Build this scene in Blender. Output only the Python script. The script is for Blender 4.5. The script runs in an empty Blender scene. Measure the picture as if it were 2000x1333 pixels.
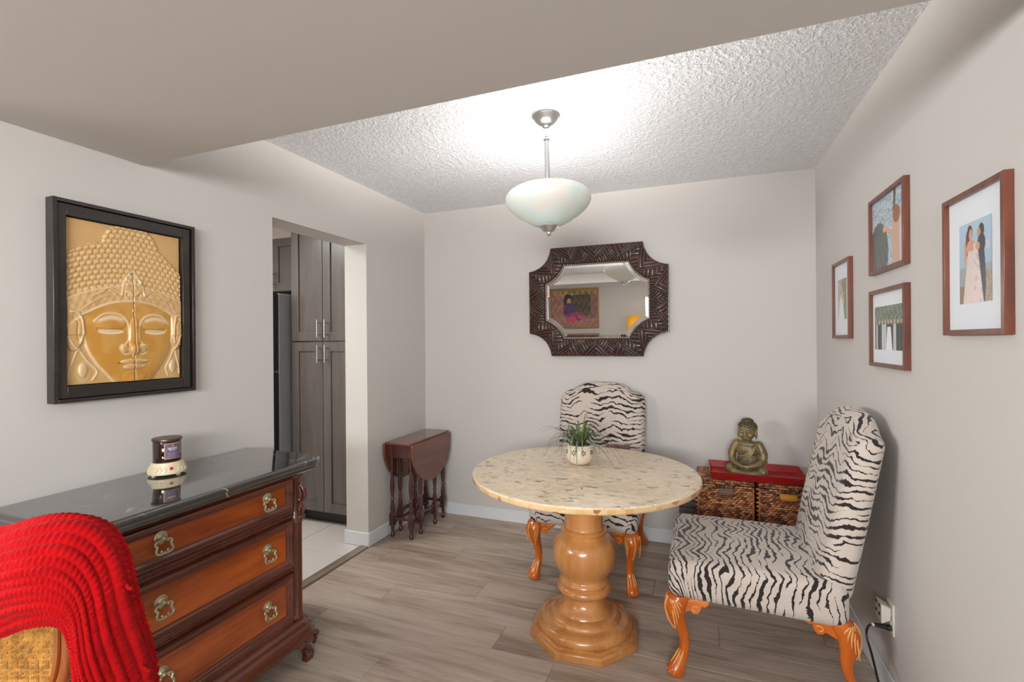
import bpy, math, random
import numpy as np
from mathutils import Vector, Matrix
random.seed(7); RNG = np.random.default_rng(7)
PI = math.pi
SC = bpy.context.scene
COL = SC.collection

# ------------------------------------------------------------------ room size
XL, XR, YB, ZC = -2.084, 0.691, 3.439, 2.44      # left wall, right wall, back wall, ceiling
ZS, YS = 2.109, 1.285                             # dropped beam: underside, far edge
CAM_H = 1.388

# ------------------------------------------------------------------ camera
yaw, pitch, roll, fpx = 0.36617, -0.00022, -0.00783, 939.54
fwd = Vector((-math.sin(yaw) * math.cos(pitch), math.cos(yaw) * math.cos(pitch), math.sin(pitch)))
rt = Vector((math.cos(yaw), math.sin(yaw), 0))
upv = rt.cross(fwd)
r2 = rt * math.cos(roll) + upv * math.sin(roll)
u2 = -rt * math.sin(roll) + upv * math.cos(roll)
cam_d = bpy.data.cameras.new('camera'); cam = bpy.data.objects.new('camera', cam_d); COL.objects.link(cam)
M = Matrix((r2, u2, -fwd)).transposed().to_4x4(); M.translation = Vector((0, 0, CAM_H))
cam.matrix_world = M
cam_d.sensor_width = 36; cam_d.lens = fpx / 2000 * 36; cam_d.clip_start = 0.02
SC.camera = cam

# ------------------------------------------------------------------ world, lights, exposure
w = bpy.data.worlds.new('world'); SC.world = w; w.use_nodes = True
w.node_tree.nodes['Background'].inputs[0].default_value = (0.75, 0.85, 1, 1)
w.node_tree.nodes['Background'].inputs[1].default_value = 1.0
SC.view_settings.view_transform = 'Standard'; SC.view_settings.look = 'None'
SC.view_settings.gamma = 1; SC.view_settings.use_curve_mapping = False
SC.view_settings.exposure = -0.27
PEND_POWER = 46.0     # the pendant's two bulbs, gentle falloff so that the whole ceiling is washed

def area(name, loc, direction, sx, sy, power, color=(1, 1, 1), spread=180):
    d = bpy.data.lights.new(name, 'AREA'); d.shape = 'RECTANGLE'; d.size = sx; d.size_y = sy
    d.energy = power; d.color = color; d.spread = math.radians(spread)
    o = bpy.data.objects.new(name, d); COL.objects.link(o); o.location = loc
    o.rotation_euler = Vector(direction).to_track_quat('-Z', 'Y').to_euler()
    return o
def point(name, loc, power, radius, color=(1, 1, 1)):
    d = bpy.data.lights.new(name, 'POINT'); d.energy = power; d.shadow_soft_size = radius; d.color = color
    o = bpy.data.objects.new(name, d); COL.objects.link(o); o.location = loc
    return o
# fill lights added behind the photographer, set in three made-up window openings
area('daylight_back_window', (-0.05, -3.02, 1.72), (-0.05, 1, 0.0), 1.25, 0.7, 48, (0.97, 0.985, 1.0), 100)
area('daylight_side_window', (-3.96, -1.1, 1.82), (1, 0.75, -0.05), 2.4, 0.5, 86, (0.97, 0.985, 1.0), 100)
area('daylight_right_window', (0.66, -1.75, 1.72), (-1, 0.95, -0.05), 1.5, 0.7, 48, (0.97, 0.985, 1.0), 110)
# unseen overhead light, added to brighten the kitchen
area('kitchen_ceiling_lamp', (-3.2, 1.7, 2.40), (0, 0, -1), 0.9, 0.5, 42, (1.0, 0.98, 0.95))
# unseen overhead light added behind the photographer for bounce
area('living_room_ceiling_lamp', (-1.6, -1.3, 2.41), (0, 0, -1), 0.6, 0.6, 8, (1.0, 0.96, 0.9))

# ------------------------------------------------------------------ helpers: colour + nodes
def lin(c):
    return tuple((x / 12.92 if x <= 0.04045 else ((x + 0.055) / 1.055) ** 2.4) for x in c)
def rgb(r, g, b):
    return lin((r / 255, g / 255, b / 255)) + (1,)

class NT:
    def __init__(s, name):
        s.m = bpy.data.materials.new(name); s.m.use_nodes = True
        s.t = s.m.node_tree; s.b = s.t.nodes['Principled BSDF']; s.out = s.t.nodes['Material Output']
    def n(s, kind, **kw):
        x = s.t.nodes.new(kind)
        for k, v in kw.items(): setattr(x, k, v)
        return x
    def l(s, a, b): s.t.links.new(a, b)
    def set(s, **kw):
        names = dict(rough='Roughness', metal='Metallic', coat='Coat Weight', coatr='Coat Roughness', spec='Specular IOR Level',
                     sheen='Sheen Weight', trans='Transmission Weight', ior='IOR', alpha='Alpha')
        for k, v in kw.items():
            if k == 'col': s.b.inputs['Base Color'].default_value = v
            else: s.b.inputs[names[k]].default_value = v
        return s
    def math(s, op, a, b=None, c=None, clamp=False):
        x = s.n('ShaderNodeMath', operation=op); x.use_clamp = clamp
        for i, v in enumerate((a, b, c)):
            if v is None: continue
            if isinstance(v, (int, float)): x.inputs[i].default_value = v
            else: s.l(v, x.inputs[i])
        return x.outputs[0]
    def mix(s, fac, a, b, mode='MIX'):
        x = s.n('ShaderNodeMix', data_type='RGBA', blend_type=mode)
        for sock, v in ((x.inputs[0], fac), (x.inputs[6], a), (x.inputs[7], b)):
            if isinstance(v, (int, float)): sock.default_value = v
            elif isinstance(v, tuple): sock.default_value = v
            else: s.l(v, sock)
        return x.outputs[2]
    def coord(s, kind='Object', scale=(1, 1, 1), rnd=False):
        tc = s.n('ShaderNodeTexCoord'); mp = s.n('ShaderNodeMapping')
        s.l(tc.outputs[kind], mp.inputs[0]); mp.inputs['Scale'].default_value = scale
        if rnd:
            oi = s.n('ShaderNodeObjectInfo'); cb = s.n('ShaderNodeCombineXYZ')
            for i, k in enumerate((37.0, 91.0, 13.0)): s.l(s.math('MULTIPLY', oi.outputs['Random'], k), cb.inputs[i])
            s.l(cb.outputs[0], mp.inputs['Location'])
        return mp.outputs[0]
    def noise(s, vec, scale=5, detail=4, rough=0.55, dist=0.0, out=0):
        x = s.n('ShaderNodeTexNoise'); s.l(vec, x.inputs['Vector'])
        x.inputs['Scale'].default_value = scale; x.inputs['Detail'].default_value = detail
        x.inputs['Roughness'].default_value = rough; x.inputs['Distortion'].default_value = dist
        return x.outputs[out]
    def ramp(s, fac, stops):
        x = s.n('ShaderNodeValToRGB'); s.l(fac, x.inputs[0]); e = x.color_ramp.elements
        while len(e) < len(stops): e.new(0.5)
        for i, (p, c) in enumerate(stops): e[i].position = p; e[i].color = c
        return x.outputs[0]
    def bump(s, h, strength=0.3, dist=0.01):
        x = s.n('ShaderNodeBump'); s.l(h, x.inputs['Height'])
        x.inputs['Strength'].default_value = strength; x.inputs['Distance'].default_value = dist
        s.l(x.outputs[0], s.b.inputs['Normal'])
    def base(s, sock): s.l(sock, s.b.inputs['Base Color']); return s

def plain(name, c, rough=0.5, metal=0.0, **kw):
    t = NT(name); t.set(col=c, rough=rough, metal=metal, **kw)
    v = t.coord(); h = t.noise(v, 60, 3)
    t.base(t.mix(t.math('MULTIPLY', h, 0.12), c, tuple(x * 0.7 for x in c[:3]) + (1,)))
    return t.m
def wood(name, light, dark, axis=0, scale=1.0, rough=0.35, coat=0.3, contrast=0.55, mid=0.5):
    t = NT(name); sc = [14 * scale] * 3; sc[axis] = 1.3 * scale
    v = t.coord('Object', tuple(sc), rnd=True)
    a = t.noise(v, 1.0, 5, 0.6, 0.6); v2 = t.coord('Object', tuple(x * 5 for x in sc), rnd=True); b = t.noise(v2, 1.0, 3, 0.6)
    f = t.math('ADD', t.math('MULTIPLY', a, 0.75), t.math('MULTIPLY', b, 0.25))
    t.base(t.ramp(f, [(mid - contrast / 2 * 0.6, dark), (mid + contrast / 2 * 0.6, light)]))
    t.set(rough=rough, coat=coat, coatr=0.15)
    t.bump(b, 0.08, 0.002)
    return t.m
def attr_mat(name, attr='paint', rough=0.5, metal=0.0, bump=0.0, **kw):
    t = NT(name); a = t.n('ShaderNodeAttribute'); a.attribute_name = attr
    t.base(a.outputs['Color']); t.set(rough=rough, metal=metal, **kw)
    if bump: t.bump(t.noise(t.coord(), 180, 3), bump, 0.002)
    return t.m

# ------------------------------------------------------------------ helpers: meshes
class MB:
    def __init__(s): s.v = []; s.f = []; s.mi = []; s.cur = 0
    def add(s, vs, fs):
        o = len(s.v); s.v += [tuple(map(float, p)) for p in vs]; s.f += [tuple(i + o for i in q) for q in fs]
        s.mi += [s.cur] * len(fs); return s
    def box(s, x0, y0, z0, x1, y1, z1):
        if x0 > x1: x0, x1 = x1, x0
        if y0 > y1: y0, y1 = y1, y0
        if z0 > z1: z0, z1 = z1, z0
        return s.add([(x0, y0, z0), (x1, y0, z0), (x1, y1, z0), (x0, y1, z0), (x0, y0, z1), (x1, y0, z1), (x1, y1, z1), (x0, y1, z1)],
                     [(0, 3, 2, 1), (4, 5, 6, 7), (0, 1, 5, 4), (1, 2, 6, 5), (2, 3, 7, 6), (3, 0, 4, 7)])
    def loft(s, rings, closed=True, cap0=True, cap1=True, loop=False):
        n = len(rings[0]); vs = [p for r in rings for p in r]; fs = []
        m = len(rings)
        for i in range(m if loop else m - 1):
            k = (i + 1) % m
            for j in range(n if closed else n - 1):
                j2 = (j + 1) % n
                fs.append((i * n + j, i * n + j2, k * n + j2, k * n + j))
        if not loop and closed:
            if cap0: fs.append(tuple(range(n - 1, -1, -1)))
            if cap1: fs.append(tuple((m - 1) * n + j for j in range(n)))
        return s.add(vs, fs)
    def tube(s, pts, rad, n=8, loop=False, flat=1.0, caps=True):
        pts = [Vector(p) for p in pts]; m = len(pts)
        if isinstance(rad, (int, float)): rad = [rad] * m
        rings = []; prev = None
        for i, p in enumerate(pts):
            if loop: t = pts[(i + 1) % m] - pts[i - 1]
            else: t = pts[min(i + 1, m - 1)] - pts[max(i - 1, 0)]
            t.normalize()
            if prev is None:
                a = Vector((0, 0, 1)) if abs(t.z) < 0.9 else Vector((1, 0, 0))
                u = (a - t * a.dot(t)).normalized()
            else:
                u = (prev - t * prev.dot(t)).normalized()
            prev = u; v = t.cross(u)
            rings.append([p + u * (rad[i] * math.cos(2 * PI * k / n)) + v * (rad[i] * flat * math.sin(2 * PI * k / n)) for k in range(n)])
        return s.loft(rings, True, caps, caps, loop)
    def lathe(s, prof, n=32, c=(0, 0, 0), cap0=True, cap1=True):
        return s.loft([[(c[0] + r * math.cos(2 * PI * k / n), c[1] + r * math.sin(2 * PI * k / n), c[2] + z) for k in range(n)] for r, z in prof],
                      True, cap0, cap1)
    def ball(s, c, r, nu=12, nv=8, sx=1, sy=1, sz=1, rot=None):
        rings = []
        for i in range(1, nv):
            ph = PI * i / nv
            rings.append([(math.sin(ph) * math.cos(2 * PI * j / nu) * r * sx, math.sin(ph) * math.sin(2 * PI * j / nu) * r * sy, -math.cos(ph) * r * sz) for j in range(nu)])
        vs = [p for q in rings for p in q] + [(0, 0, -r * sz), (0, 0, r * sz)]; fs = []
        for i in range(nv - 2):
            for j in range(nu):
                j2 = (j + 1) % nu; fs.append((i * nu + j, i * nu + j2, (i + 1) * nu + j2, (i + 1) * nu + j))
        b, t = len(vs) - 2, len(vs) - 1
        for j in range(nu):
            j2 = (j + 1) % nu; fs.append((b, j2, j)); fs.append((t, (nv - 2) * nu + j, (nv - 2) * nu + j2))
        if rot is not None: vs = [rot @ Vector(p) for p in vs]
        return s.add([(p[0] + c[0], p[1] + c[1], p[2] + c[2]) for p in vs], fs)
    def prism(s, poly, a0, a1, axis=2):
        def mk(p, a):
            if axis == 2: return (p[0], p[1], a)
            if axis == 1: return (p[0], a, p[1])
            return (a, p[0], p[1])
        return s.loft([[mk(p, a0) for p in poly], [mk(p, a1) for p in poly]])
    def grid(s, P):   # P[i][j] points
        n = len(P[0]); vs = [p for r in P for p in r]
        fs = [(i * n + j, i * n + j + 1, (i + 1) * n + j + 1, (i + 1) * n + j) for i in range(len(P) - 1) for j in range(n - 1)]
        return s.add(vs, fs)
    def xf(s, mat, start=0):
        s.v = s.v[:start] + [tuple(mat @ Vector(p)) for p in s.v[start:]]; return s
    def mesh(s, name, mats, angle=40):
        me = bpy.data.meshes.new(name); me.from_pydata(s.v, [], s.f)
        for m in (mats if isinstance(mats, (list, tuple)) else [mats]): me.materials.append(m)
        me.polygons.foreach_set('material_index', s.mi)
        import bmesh
        bm = bmesh.new(); bm.from_mesh(me); bmesh.ops.recalc_face_normals(bm, faces=bm.faces); bm.to_mesh(me); bm.free()
        me.polygons.foreach_set('use_smooth', [True] * len(me.polygons))
        me.set_sharp_from_angle(angle=math.radians(angle))
        return me
    def build(s, name, mats, parent=None, bevel=0.0, seg=2, angle=40):
        return link(name, s.mesh(name, mats, angle), parent, bevel, seg)

def link(name, me, parent=None, bevel=0.0, seg=2):
    o = bpy.data.objects.new(name, me); COL.objects.link(o)
    if parent is not None: o.parent = parent
    if bevel:
        b = o.modifiers.new('bevel', 'BEVEL'); b.width = bevel; b.segments = seg; b.limit_method = 'ANGLE'; b.angle_limit = math.radians(35)
    return o
def thing(name, label, cat, loc=(0, 0, 0), rz=0.0, group=None):
    o = bpy.data.objects.new(name, None); COL.objects.link(o); o.empty_display_size = 0.05
    o.location = loc; o.rotation_euler = (0, 0, rz); o['label'] = label; o['category'] = cat
    if group: o['group'] = group
    return o
def tag(o, label, cat, group=None):
    o['label'] = label; o['category'] = cat
    if group: o['group'] = group
    return o
def struct(o): o['kind'] = 'structure'; return o
def stuff(o): o['kind'] = 'stuff'; return o
def B(*a): return MB().box(*a)

def rbox(hx, hy, hz, r, n=10, deform=None, fab=None):
    """rounded box as a dense grid; deform(p)->p; fab(p)->vector attribute"""
    vs = {}; out = MB(); fv = []
    def ax(h): return [-h + 2 * h * i / n for i in range(n + 1)]
    def pt(p):
        k = tuple(round(c, 6) for c in p)
        if k in vs: return vs[k]
        q = [max(-(h - r), min(h - r, c)) for c, h in zip(p, (hx, hy, hz))]
        d = Vector([a - b for a, b in zip(p, q)])
        if d.length > 1e-9: d = d.normalized() * r
        P = Vector(q) + d
        i = len(out.v); out.v.append(tuple(deform(P) if deform else P)); fv.append(fab(P) if fab else (0, 0, 0)); vs[k] = i
        return i
    H = (hx, hy, hz)
    # denser samples near the edges so that the rounding reads
    def samples(h):
        core = [-(h - r) + 2 * (h - r) * i / n for i in range(n + 1)]
        e = [r * math.tan(a) / math.tan(PI / 4) for a in (PI / 16, PI / 8, 3 * PI / 16, PI / 4)]
        return [-(h - r) - x for x in reversed(e)] + core + [(h - r) + x for x in e]
    S = [samples(h) for h in H]
    for a in range(3):
        b, c = (a + 1) % 3, (a + 2) % 3
        for sgn in (-1, 1):
            for i in range(len(S[b]) - 1):
                for j in range(len(S[c]) - 1):
                    q = []
                    for (u, v) in ((i, j), (i + 1, j), (i + 1, j + 1), (i, j + 1)):
                        p = [0, 0, 0]; p[a] = sgn * H[a]; p[b] = S[b][u]; p[c] = S[c][v]; q.append(pt(p))
                    if sgn < 0: q.reverse()
                    out.f.append(tuple(q)); out.mi.append(0)
    return out, fv
def put_attr(me, name, vals):
    a = me.attributes.new(name, 'FLOAT_VECTOR', 'POINT'); a.data.foreach_set('vector', np.array(vals, dtype=np.float32).ravel())
def put_color(me, cols):
    a = me.color_attributes.new('paint', 'FLOAT_COLOR', 'POINT'); a.data.foreach_set('color', np.array(cols, dtype=np.float32).ravel())
def remesh(mb, name, mats, voxel, smooth=4, fac=0.5):
    me = mb.mesh(name + '_raw', mats); o = bpy.data.objects.new(name + '_raw', me); COL.objects.link(o)
    m = o.modifiers.new('r', 'REMESH'); m.mode = 'VOXEL'; m.voxel_size = voxel
    if smooth:
        sm = o.modifiers.new('s', 'SMOOTH'); sm.iterations = smooth; sm.factor = fac
    dg = bpy.context.evaluated_depsgraph_get(); me2 = bpy.data.meshes.new_from_object(o.evaluated_get(dg))
    me2.name = name
    bpy.data.objects.remove(o); bpy.data.meshes.remove(me)
    me2.polygons.foreach_set('use_smooth', [True] * len(me2.polygons))
    me2.materials.clear()
    for q in (mats if isinstance(mats, (list, tuple)) else [mats]): me2.materials.append(q)
    return me2
def bez(pts, n=8):
    """Catmull-Rom through pts"""
    P = [Vector(p) for p in pts]; out = []
    for i in range(len(P) - 1):
        a, b, c, d = P[max(i - 1, 0)], P[i], P[i + 1], P[min(i + 2, len(P) - 1)]
        for k in range(n):
            t = k / n
            out.append(0.5 * ((2 * b) + (c - a) * t + (2 * a - 5 * b + 4 * c - d) * t * t + (3 * b - a - 3 * c + d) * t ** 3))
    out.append(P[-1]); return out

# ------------------------------------------------------------------ materials
def wall_mat(name, c):
    t = NT(name); v = t.coord(); h = t.noise(v, 90, 4)
    t.base(t.mix(t.math('MULTIPLY', t.noise(v, 1.5, 2), 0.06), c, tuple(x * 0.85 for x in c[:3]) + (1,)))
    t.set(rough=0.85, spec=0.3); t.bump(h, 0.06, 0.003); return t.m
M_WALL = wall_mat('wall_paint', rgb(203, 198.5, 193))
M_KWALL = wall_mat('kitchen_wall_paint', rgb(205, 195, 184))
M_TRIM = plain('white_trim_paint', rgb(222, 224, 226), 0.4)
def popcorn():
    t = NT('popcorn_ceiling'); v = t.coord(); t.set(rough=0.95, spec=0.2)
    a = t.noise(v, 58, 3, 0.6); b = t.noise(v, 24, 2)
    h = t.math('ADD', t.ramp(a, [(0.42, (0, 0, 0, 1)), (0.66, (1, 1, 1, 1))]), t.math('MULTIPLY', b, 0.5))
    t.base(t.mix(t.ramp(a, [(0.35, (0, 0, 0, 1)), (0.6, (1, 1, 1, 1))]), rgb(226, 227, 230), rgb(240, 241, 243)))
    t.bump(h, 0.45, 0.012); return t.m
M_POP = popcorn()
def plank_mat():
    t = NT('grey_vinyl_plank'); v = t.coord('Object', (1.6, 16, 10), rnd=True); v2 = t.coord('Object', (5, 110, 60), rnd=True)
    v3 = t.coord('Object', (0.9, 5, 5), rnd=True)
    a = t.noise(v, 1.0, 5, 0.62, 0.8); b = t.noise(v2, 1.0, 3, 0.6); c = t.noise(v3, 1.0, 2, 0.5, 0.5)
    f = t.math('ADD', t.math('ADD', t.math('MULTIPLY', a, 0.5), t.math('MULTIPLY', b, 0.24)), t.math('MULTIPLY', c, 0.26))
    oi = t.n('ShaderNodeObjectInfo')
    f = t.math('ADD', f, t.math('MULTIPLY', t.math('SUBTRACT', oi.outputs['Random'], 0.5), 0.07))
    t.base(t.ramp(f, [(0.29, rgb(100, 85, 73)), (0.41, rgb(150, 133, 118)), (0.53, rgb(181, 165, 150)), (0.68, rgb(200, 186, 172))]))
    t.set(rough=0.42, spec=0.4); t.bump(b, 0.10, 0.002); return t.m
M_PLANK = plank_mat()
M_TILE = plain('pale_floor_tile', rgb(214, 207, 202), 0.35)
M_GROUT = plain('grout', rgb(206, 199, 194), 0.7)
M_STRIP = wood('threshold_wood', rgb(150, 136, 121), rgb(110, 96, 84), 1, 1.0, 0.45, 0.0)
M_CAB = wood('charcoal_cabinet_wood', rgb(108, 101, 97), rgb(88, 82, 78), 2, 0.6, 0.32, 0.15)
M_TOE = plain('toe_kick_black', rgb(38, 35, 33), 0.4)
M_STEEL = plain('brushed_steel', rgb(196, 196, 198), 0.28, 1.0)
M_FRIDGE = plain('fridge_grey', rgb(160, 162, 166), 0.45, 0.1)
M_FRIDGED = plain('fridge_door_dark_steel', rgb(60, 61, 64), 0.3, 0.6)
M_NICKEL = plain('brushed_nickel', rgb(214, 214, 214), 0.34, 1.0)
M_BLACKWOOD = wood('black_stained_wood', rgb(52, 44, 40), rgb(30, 25, 23), 1, 0.8, 0.33, 0.25)
M_BLACK = plain('black_plastic', rgb(28, 28, 29), 0.45)
M_MAHOG = wood('mahogany', rgb(88, 40, 34), rgb(56, 25, 23), 2, 1.0, 0.28, 0.5)
M_MAHOGTOP = wood('mahogany_top', rgb(122, 72, 58), rgb(98, 54, 44), 1, 1.0, 0.22, 0.5)
M_DRESS = wood('dark_cherry_moulding', rgb(112, 54, 34), rgb(66, 31, 22), 1, 1.0, 0.25, 0.6)
M_DRESSV = wood('dark_cherry_upright', rgb(116, 56, 34), rgb(70, 33, 23), 2, 1.0, 0.25, 0.6)
M_DRESSF = wood('cherry_drawer_front', rgb(186, 92, 34), rgb(112, 44, 17), 1, 0.55, 0.25, 0.5, 0.42)
M_FRAMER = wood('red_brown_frame', rgb(128, 66, 42), rgb(76, 37, 24), 2, 1.2, 0.35, 0.2, 0.6)
M_MIRFRAME = wood('carved_walnut_frame', rgb(76, 44, 32), rgb(40, 23, 18), 0, 1.0, 0.3, 0.35)
M_HONEY = wood('honey_pedestal_wood', rgb(206, 146, 84), rgb(160, 98, 50), 2, 0.7, 0.25, 0.5, 0.8)
M_LEG = wood('orange_carved_leg', rgb(214, 112, 26), rgb(170, 74, 14), 2, 1.0, 0.25, 0.5, 0.8)
M_CARVE = plain('pale_rubbed_carving', rgb(226, 160, 92), 0.4)
M_CREAM = plain('cream_ceramic', rgb(226, 210, 178), 0.35)
M_POT = plain('beige_ceramic', rgb(216, 200, 178), 0.3)
M_HOLE = plain('dark_cutout', rgb(40, 24, 18), 0.8)
M_WHITEP = plain('ivory_plastic', rgb(222, 214, 202), 0.4)
M_WHITE = plain('mat_board_white', rgb(226, 230, 234), 0.7)
def black_stone():
    t = NT('black_marble'); v = t.coord(); d = t.noise(v, 3, 4, out=1)
    mx = t.n('ShaderNodeMix', data_type='VECTOR'); mx.inputs[0].default_value = 0.22; t.l(v, mx.inputs[4]); t.l(d, mx.inputs[5])
    vo = t.n('ShaderNodeTexVoronoi', feature='DISTANCE_TO_EDGE'); t.l(mx.outputs[1], vo.inputs['Vector']); vo.inputs['Scale'].default_value = 6
    vein = t.ramp(vo.outputs[0], [(0.0, (1, 1, 1, 1)), (0.022, (0, 0, 0, 1))])
    m2 = t.ramp(t.noise(v, 4.2, 3), [(0.53, (0, 0, 0, 1)), (0.66, (1, 1, 1, 1))])
    f = t.mix(1.0, vein, m2, 'MULTIPLY')
    t.base(t.mix(f, rgb(40, 40, 41), rgb(196, 192, 188))); t.set(rough=0.07, spec=1.0, coat=1.0, coatr=.05); return t.m
M_STONE = black_stone()
def breccia():
    t = NT('breccia_stone'); v = t.coord('Object', (1, 1.8, 1)); d = t.noise(v, 9, 3, out=1)
    mx = t.n('ShaderNodeMix', data_type='VECTOR'); mx.inputs[0].default_value = 0.09; t.l(v, mx.inputs[4]); t.l(d, mx.inputs[5])
    cols = []
    for sc in (24, 48):
        vo = t.n('ShaderNodeTexVoronoi'); t.l(mx.outputs[1], vo.inputs['Vector']); vo.inputs['Scale'].default_value = sc
        sp = t.n('ShaderNodeSeparateColor'); t.l(vo.outputs['Color'], sp.inputs[0]); cols.append(sp)
    big = t.ramp(cols[0].outputs[0], [(0.0, rgb(146, 122, 104)), (0.04, rgb(178, 158, 138)), (0.09, rgb(208, 190, 166)), (0.45, rgb(220, 200, 168)), (0.7, rgb(228, 210, 186)), (1.0, rgb(224, 202, 178))])
    small = t.ramp(cols[1].outputs[1], [(0.0, rgb(150, 124, 104)), (0.08, rgb(206, 186, 156)), (0.55, rgb(222, 202, 170)), (1.0, rgb(228, 213, 192))])
    f = t.ramp(t.noise(v, 14, 2), [(0.45, (0, 0, 0, 1)), (0.55, (1, 1, 1, 1))])
    t.base(t.mix(f, big, small)); t.set(rough=0.2, spec=0.5); return t.m
M_BRECCIA = breccia()
def breccia_edge():
    t = NT('breccia_edge'); v = t.coord(); vo = t.n('ShaderNodeTexVoronoi'); t.l(v, vo.inputs['Vector']); vo.inputs['Scale'].default_value = 30
    sp = t.n('ShaderNodeSeparateColor'); t.l(vo.outputs['Color'], sp.inputs[0])
    t.base(t.ramp(sp.outputs[0], [(0.0, rgb(150, 88, 48)), (0.10, rgb(206, 164, 108)), (0.5, rgb(216, 186, 142)), (1.0, rgb(208, 178, 136))])); t.set(rough=0.3); return t.m
M_EDGE = breccia_edge()
def zebra():
    t = NT('zebra_print_fabric'); a = t.n('ShaderNodeAttribute'); a.attribute_name = 'fab'
    v = a.outputs['Vector']; sp = t.n('ShaderNodeSeparateXYZ'); t.l(v, sp.inputs[0])
    X, P = sp.outputs[0], sp.outputs[1]
    def mp(sx, sy):
        m = t.n('ShaderNodeMapping'); t.l(v, m.inputs[0]); m.inputs['Scale'].default_value = (sx, sy, 1); return m.outputs[0]
    warp = t.math('SUBTRACT', t.noise(mp(7.0, 5.0), 1.0, 3, 0.55), 0.5)
    zx = t.math('ADD', X, t.math('MULTIPLY', t.math('SUBTRACT', t.noise(mp(3.0, 5.0), 1.0, 2), 0.5), 0.30))
    zig = t.math('PINGPONG', zx, 0.095)                                   # loose chevrons
    ph = t.math('ADD', P, t.math('ADD', t.math('MULTIPLY', zig, 0.30), t.math('MULTIPLY', warp, 0.085)))
    ph = t.math('ADD', ph, t.math('MULTIPLY', t.math('SUBTRACT', t.noise(mp(34, 50), 1.0, 2), 0.5), 0.016))
    fr = t.math('FRACT', t.math('DIVIDE', ph, 0.0275))
    tri = t.math('ABSOLUTE', t.math('SUBTRACT', fr, 0.5))                   # 0 in the middle of a stripe
    row = t.n('ShaderNodeCombineXYZ'); t.l(t.math('MULTIPLY', X, 8.0), row.inputs[0])
    t.l(t.math('MULTIPLY', t.math('FLOOR', t.math('DIVIDE', ph, 0.0275)), 7.31), row.inputs[1])
    wid = t.noise(row.outputs[0], 1.0, 2, 0.5)                             # each stripe swells and breaks on its own
    th = t.math('MULTIPLY', t.math('SUBTRACT', wid, 0.365), 1.0)
    jag = t.math('MULTIPLY', t.math('SUBTRACT', t.noise(mp(190, 60), 1.0, 2), 0.5), 0.20)
    d = t.math('SUBTRACT', t.math('ADD', th, jag), tri)
    mask = t.ramp(t.math('ADD', t.math('MULTIPLY', d, 9.0), 0.5), [(0.42, (0, 0, 0, 1)), (0.58, (1, 1, 1, 1))])
    weave = t.noise(mp(900, 900), 1.0, 1)
    cream = t.mix(weave, rgb(184, 171, 160), rgb(204, 192, 181))
    t.base(t.mix(mask, cream, t.mix(weave, rgb(34, 28, 27), rgb(52, 44, 42)))); t.set(rough=0.9, sheen=0.2, spec=0.2)
    t.bump(weave, 0.15, 0.001); return t.m
M_ZEBRA = zebra()
def knit():
    t = NT('red_chunky_knit'); v = t.coord(); h = t.noise(v, 260, 3); f = t.noise(v, 14, 3)
    t.base(t.mix(f, rgb(140, 4, 10), rgb(184, 12, 16))); t.set(rough=0.95, sheen=0.04, spec=0.1); t.bump(h, 0.5, 0.003); return t.m
M_KNIT = knit()
def wicker():
    t = NT('wicker_strands'); g = t.n('ShaderNodeNewGeometry')
    t.base(t.ramp(g.outputs['Random Per Island'], [(0.0, rgb(76, 42, 26)), (0.3, rgb(122, 72, 42)), (0.6, rgb(168, 104, 62)), (0.85, rgb(192, 136, 92)), (1.0, rgb(140, 118, 108))]))
    t.set(rough=0.45, spec=0.4); return t.m
M_WICKER = wicker()
M_WICKDARK = plain('wicker_backing', rgb(46, 27, 18), 0.8)
def bronze():
    t = NT('antiqued_bronze'); v = t.coord(); g = t.n('ShaderNodeNewGeometry')
    pt = t.ramp(g.outputs['Pointiness'], [(0.49, (0, 0, 0, 1)), (0.55, (1, 1, 1, 1))])
    n1 = t.ramp(t.noise(v, 22, 4), [(0.38, (0, 0, 0, 1)), (0.66, (1, 1, 1, 1))])
    f = t.math('MAXIMUM', t.math('MULTIPLY', pt, .85), t.math('MULTIPLY', n1, 0.5))
    t.base(t.mix(f, rgb(86, 81, 70), rgb(184, 154, 88))); t.set(rough=0.42, metal=0.3); t.bump(t.noise(v, 150, 3), 0.15, 0.002); return t.m
M_BRONZE = bronze()
def brass():
    t = NT('antique_brass'); v = t.coord('Object')
    t.base(t.mix(t.noise(v, 70, 3), rgb(136, 130, 102), rgb(214, 204, 168))); t.set(rough=0.38, metal=0.7); return t.m
M_BRASS = brass()
def lacquer():
    t = NT('red_lacquer'); v = t.coord(); f = t.noise(v, 40, 4)
    t.base(t.mix(f, rgb(126, 4, 12), rgb(176, 12, 22))); t.set(rough=0.25, coat=0.5); return t.m
M_LACQ = lacquer()
def glass_bowl():
    t = NT('milk_glass'); tr = t.n('ShaderNodeBsdfTranslucent'); df = t.n('ShaderNodeBsdfDiffuse'); gl = t.n('ShaderNodeBsdfGlossy')
    v = t.coord(); c = t.ramp(t.noise(v, 5, 2), [(0.35, rgb(218, 232, 227)), (0.5, rgb(230, 232, 226)), (0.65, rgb(236, 226, 214))])
    t.l(c, tr.inputs[0]); t.l(c, df.inputs[0]); gl.inputs['Roughness'].default_value = 0.15
    a = t.n('ShaderNodeMixShader'); a.inputs[0].default_value = 0.86; t.l(tr.outputs[0], a.inputs[1]); t.l(df.outputs[0], a.inputs[2])
    b = t.n('ShaderNodeMixShader'); b.inputs[0].default_value = 0.05; t.l(a.outputs[0], b.inputs[1]); t.l(gl.outputs[0], b.inputs[2])
    t.l(b.outputs[0], t.out.inputs[0]); return t.m
M_MILK = glass_bowl()
M_MIRROR = NT('silvered_mirror').set(col=(0.93, 0.94, 0.94, 1), rough=0.012, metal=1.0).m
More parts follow.
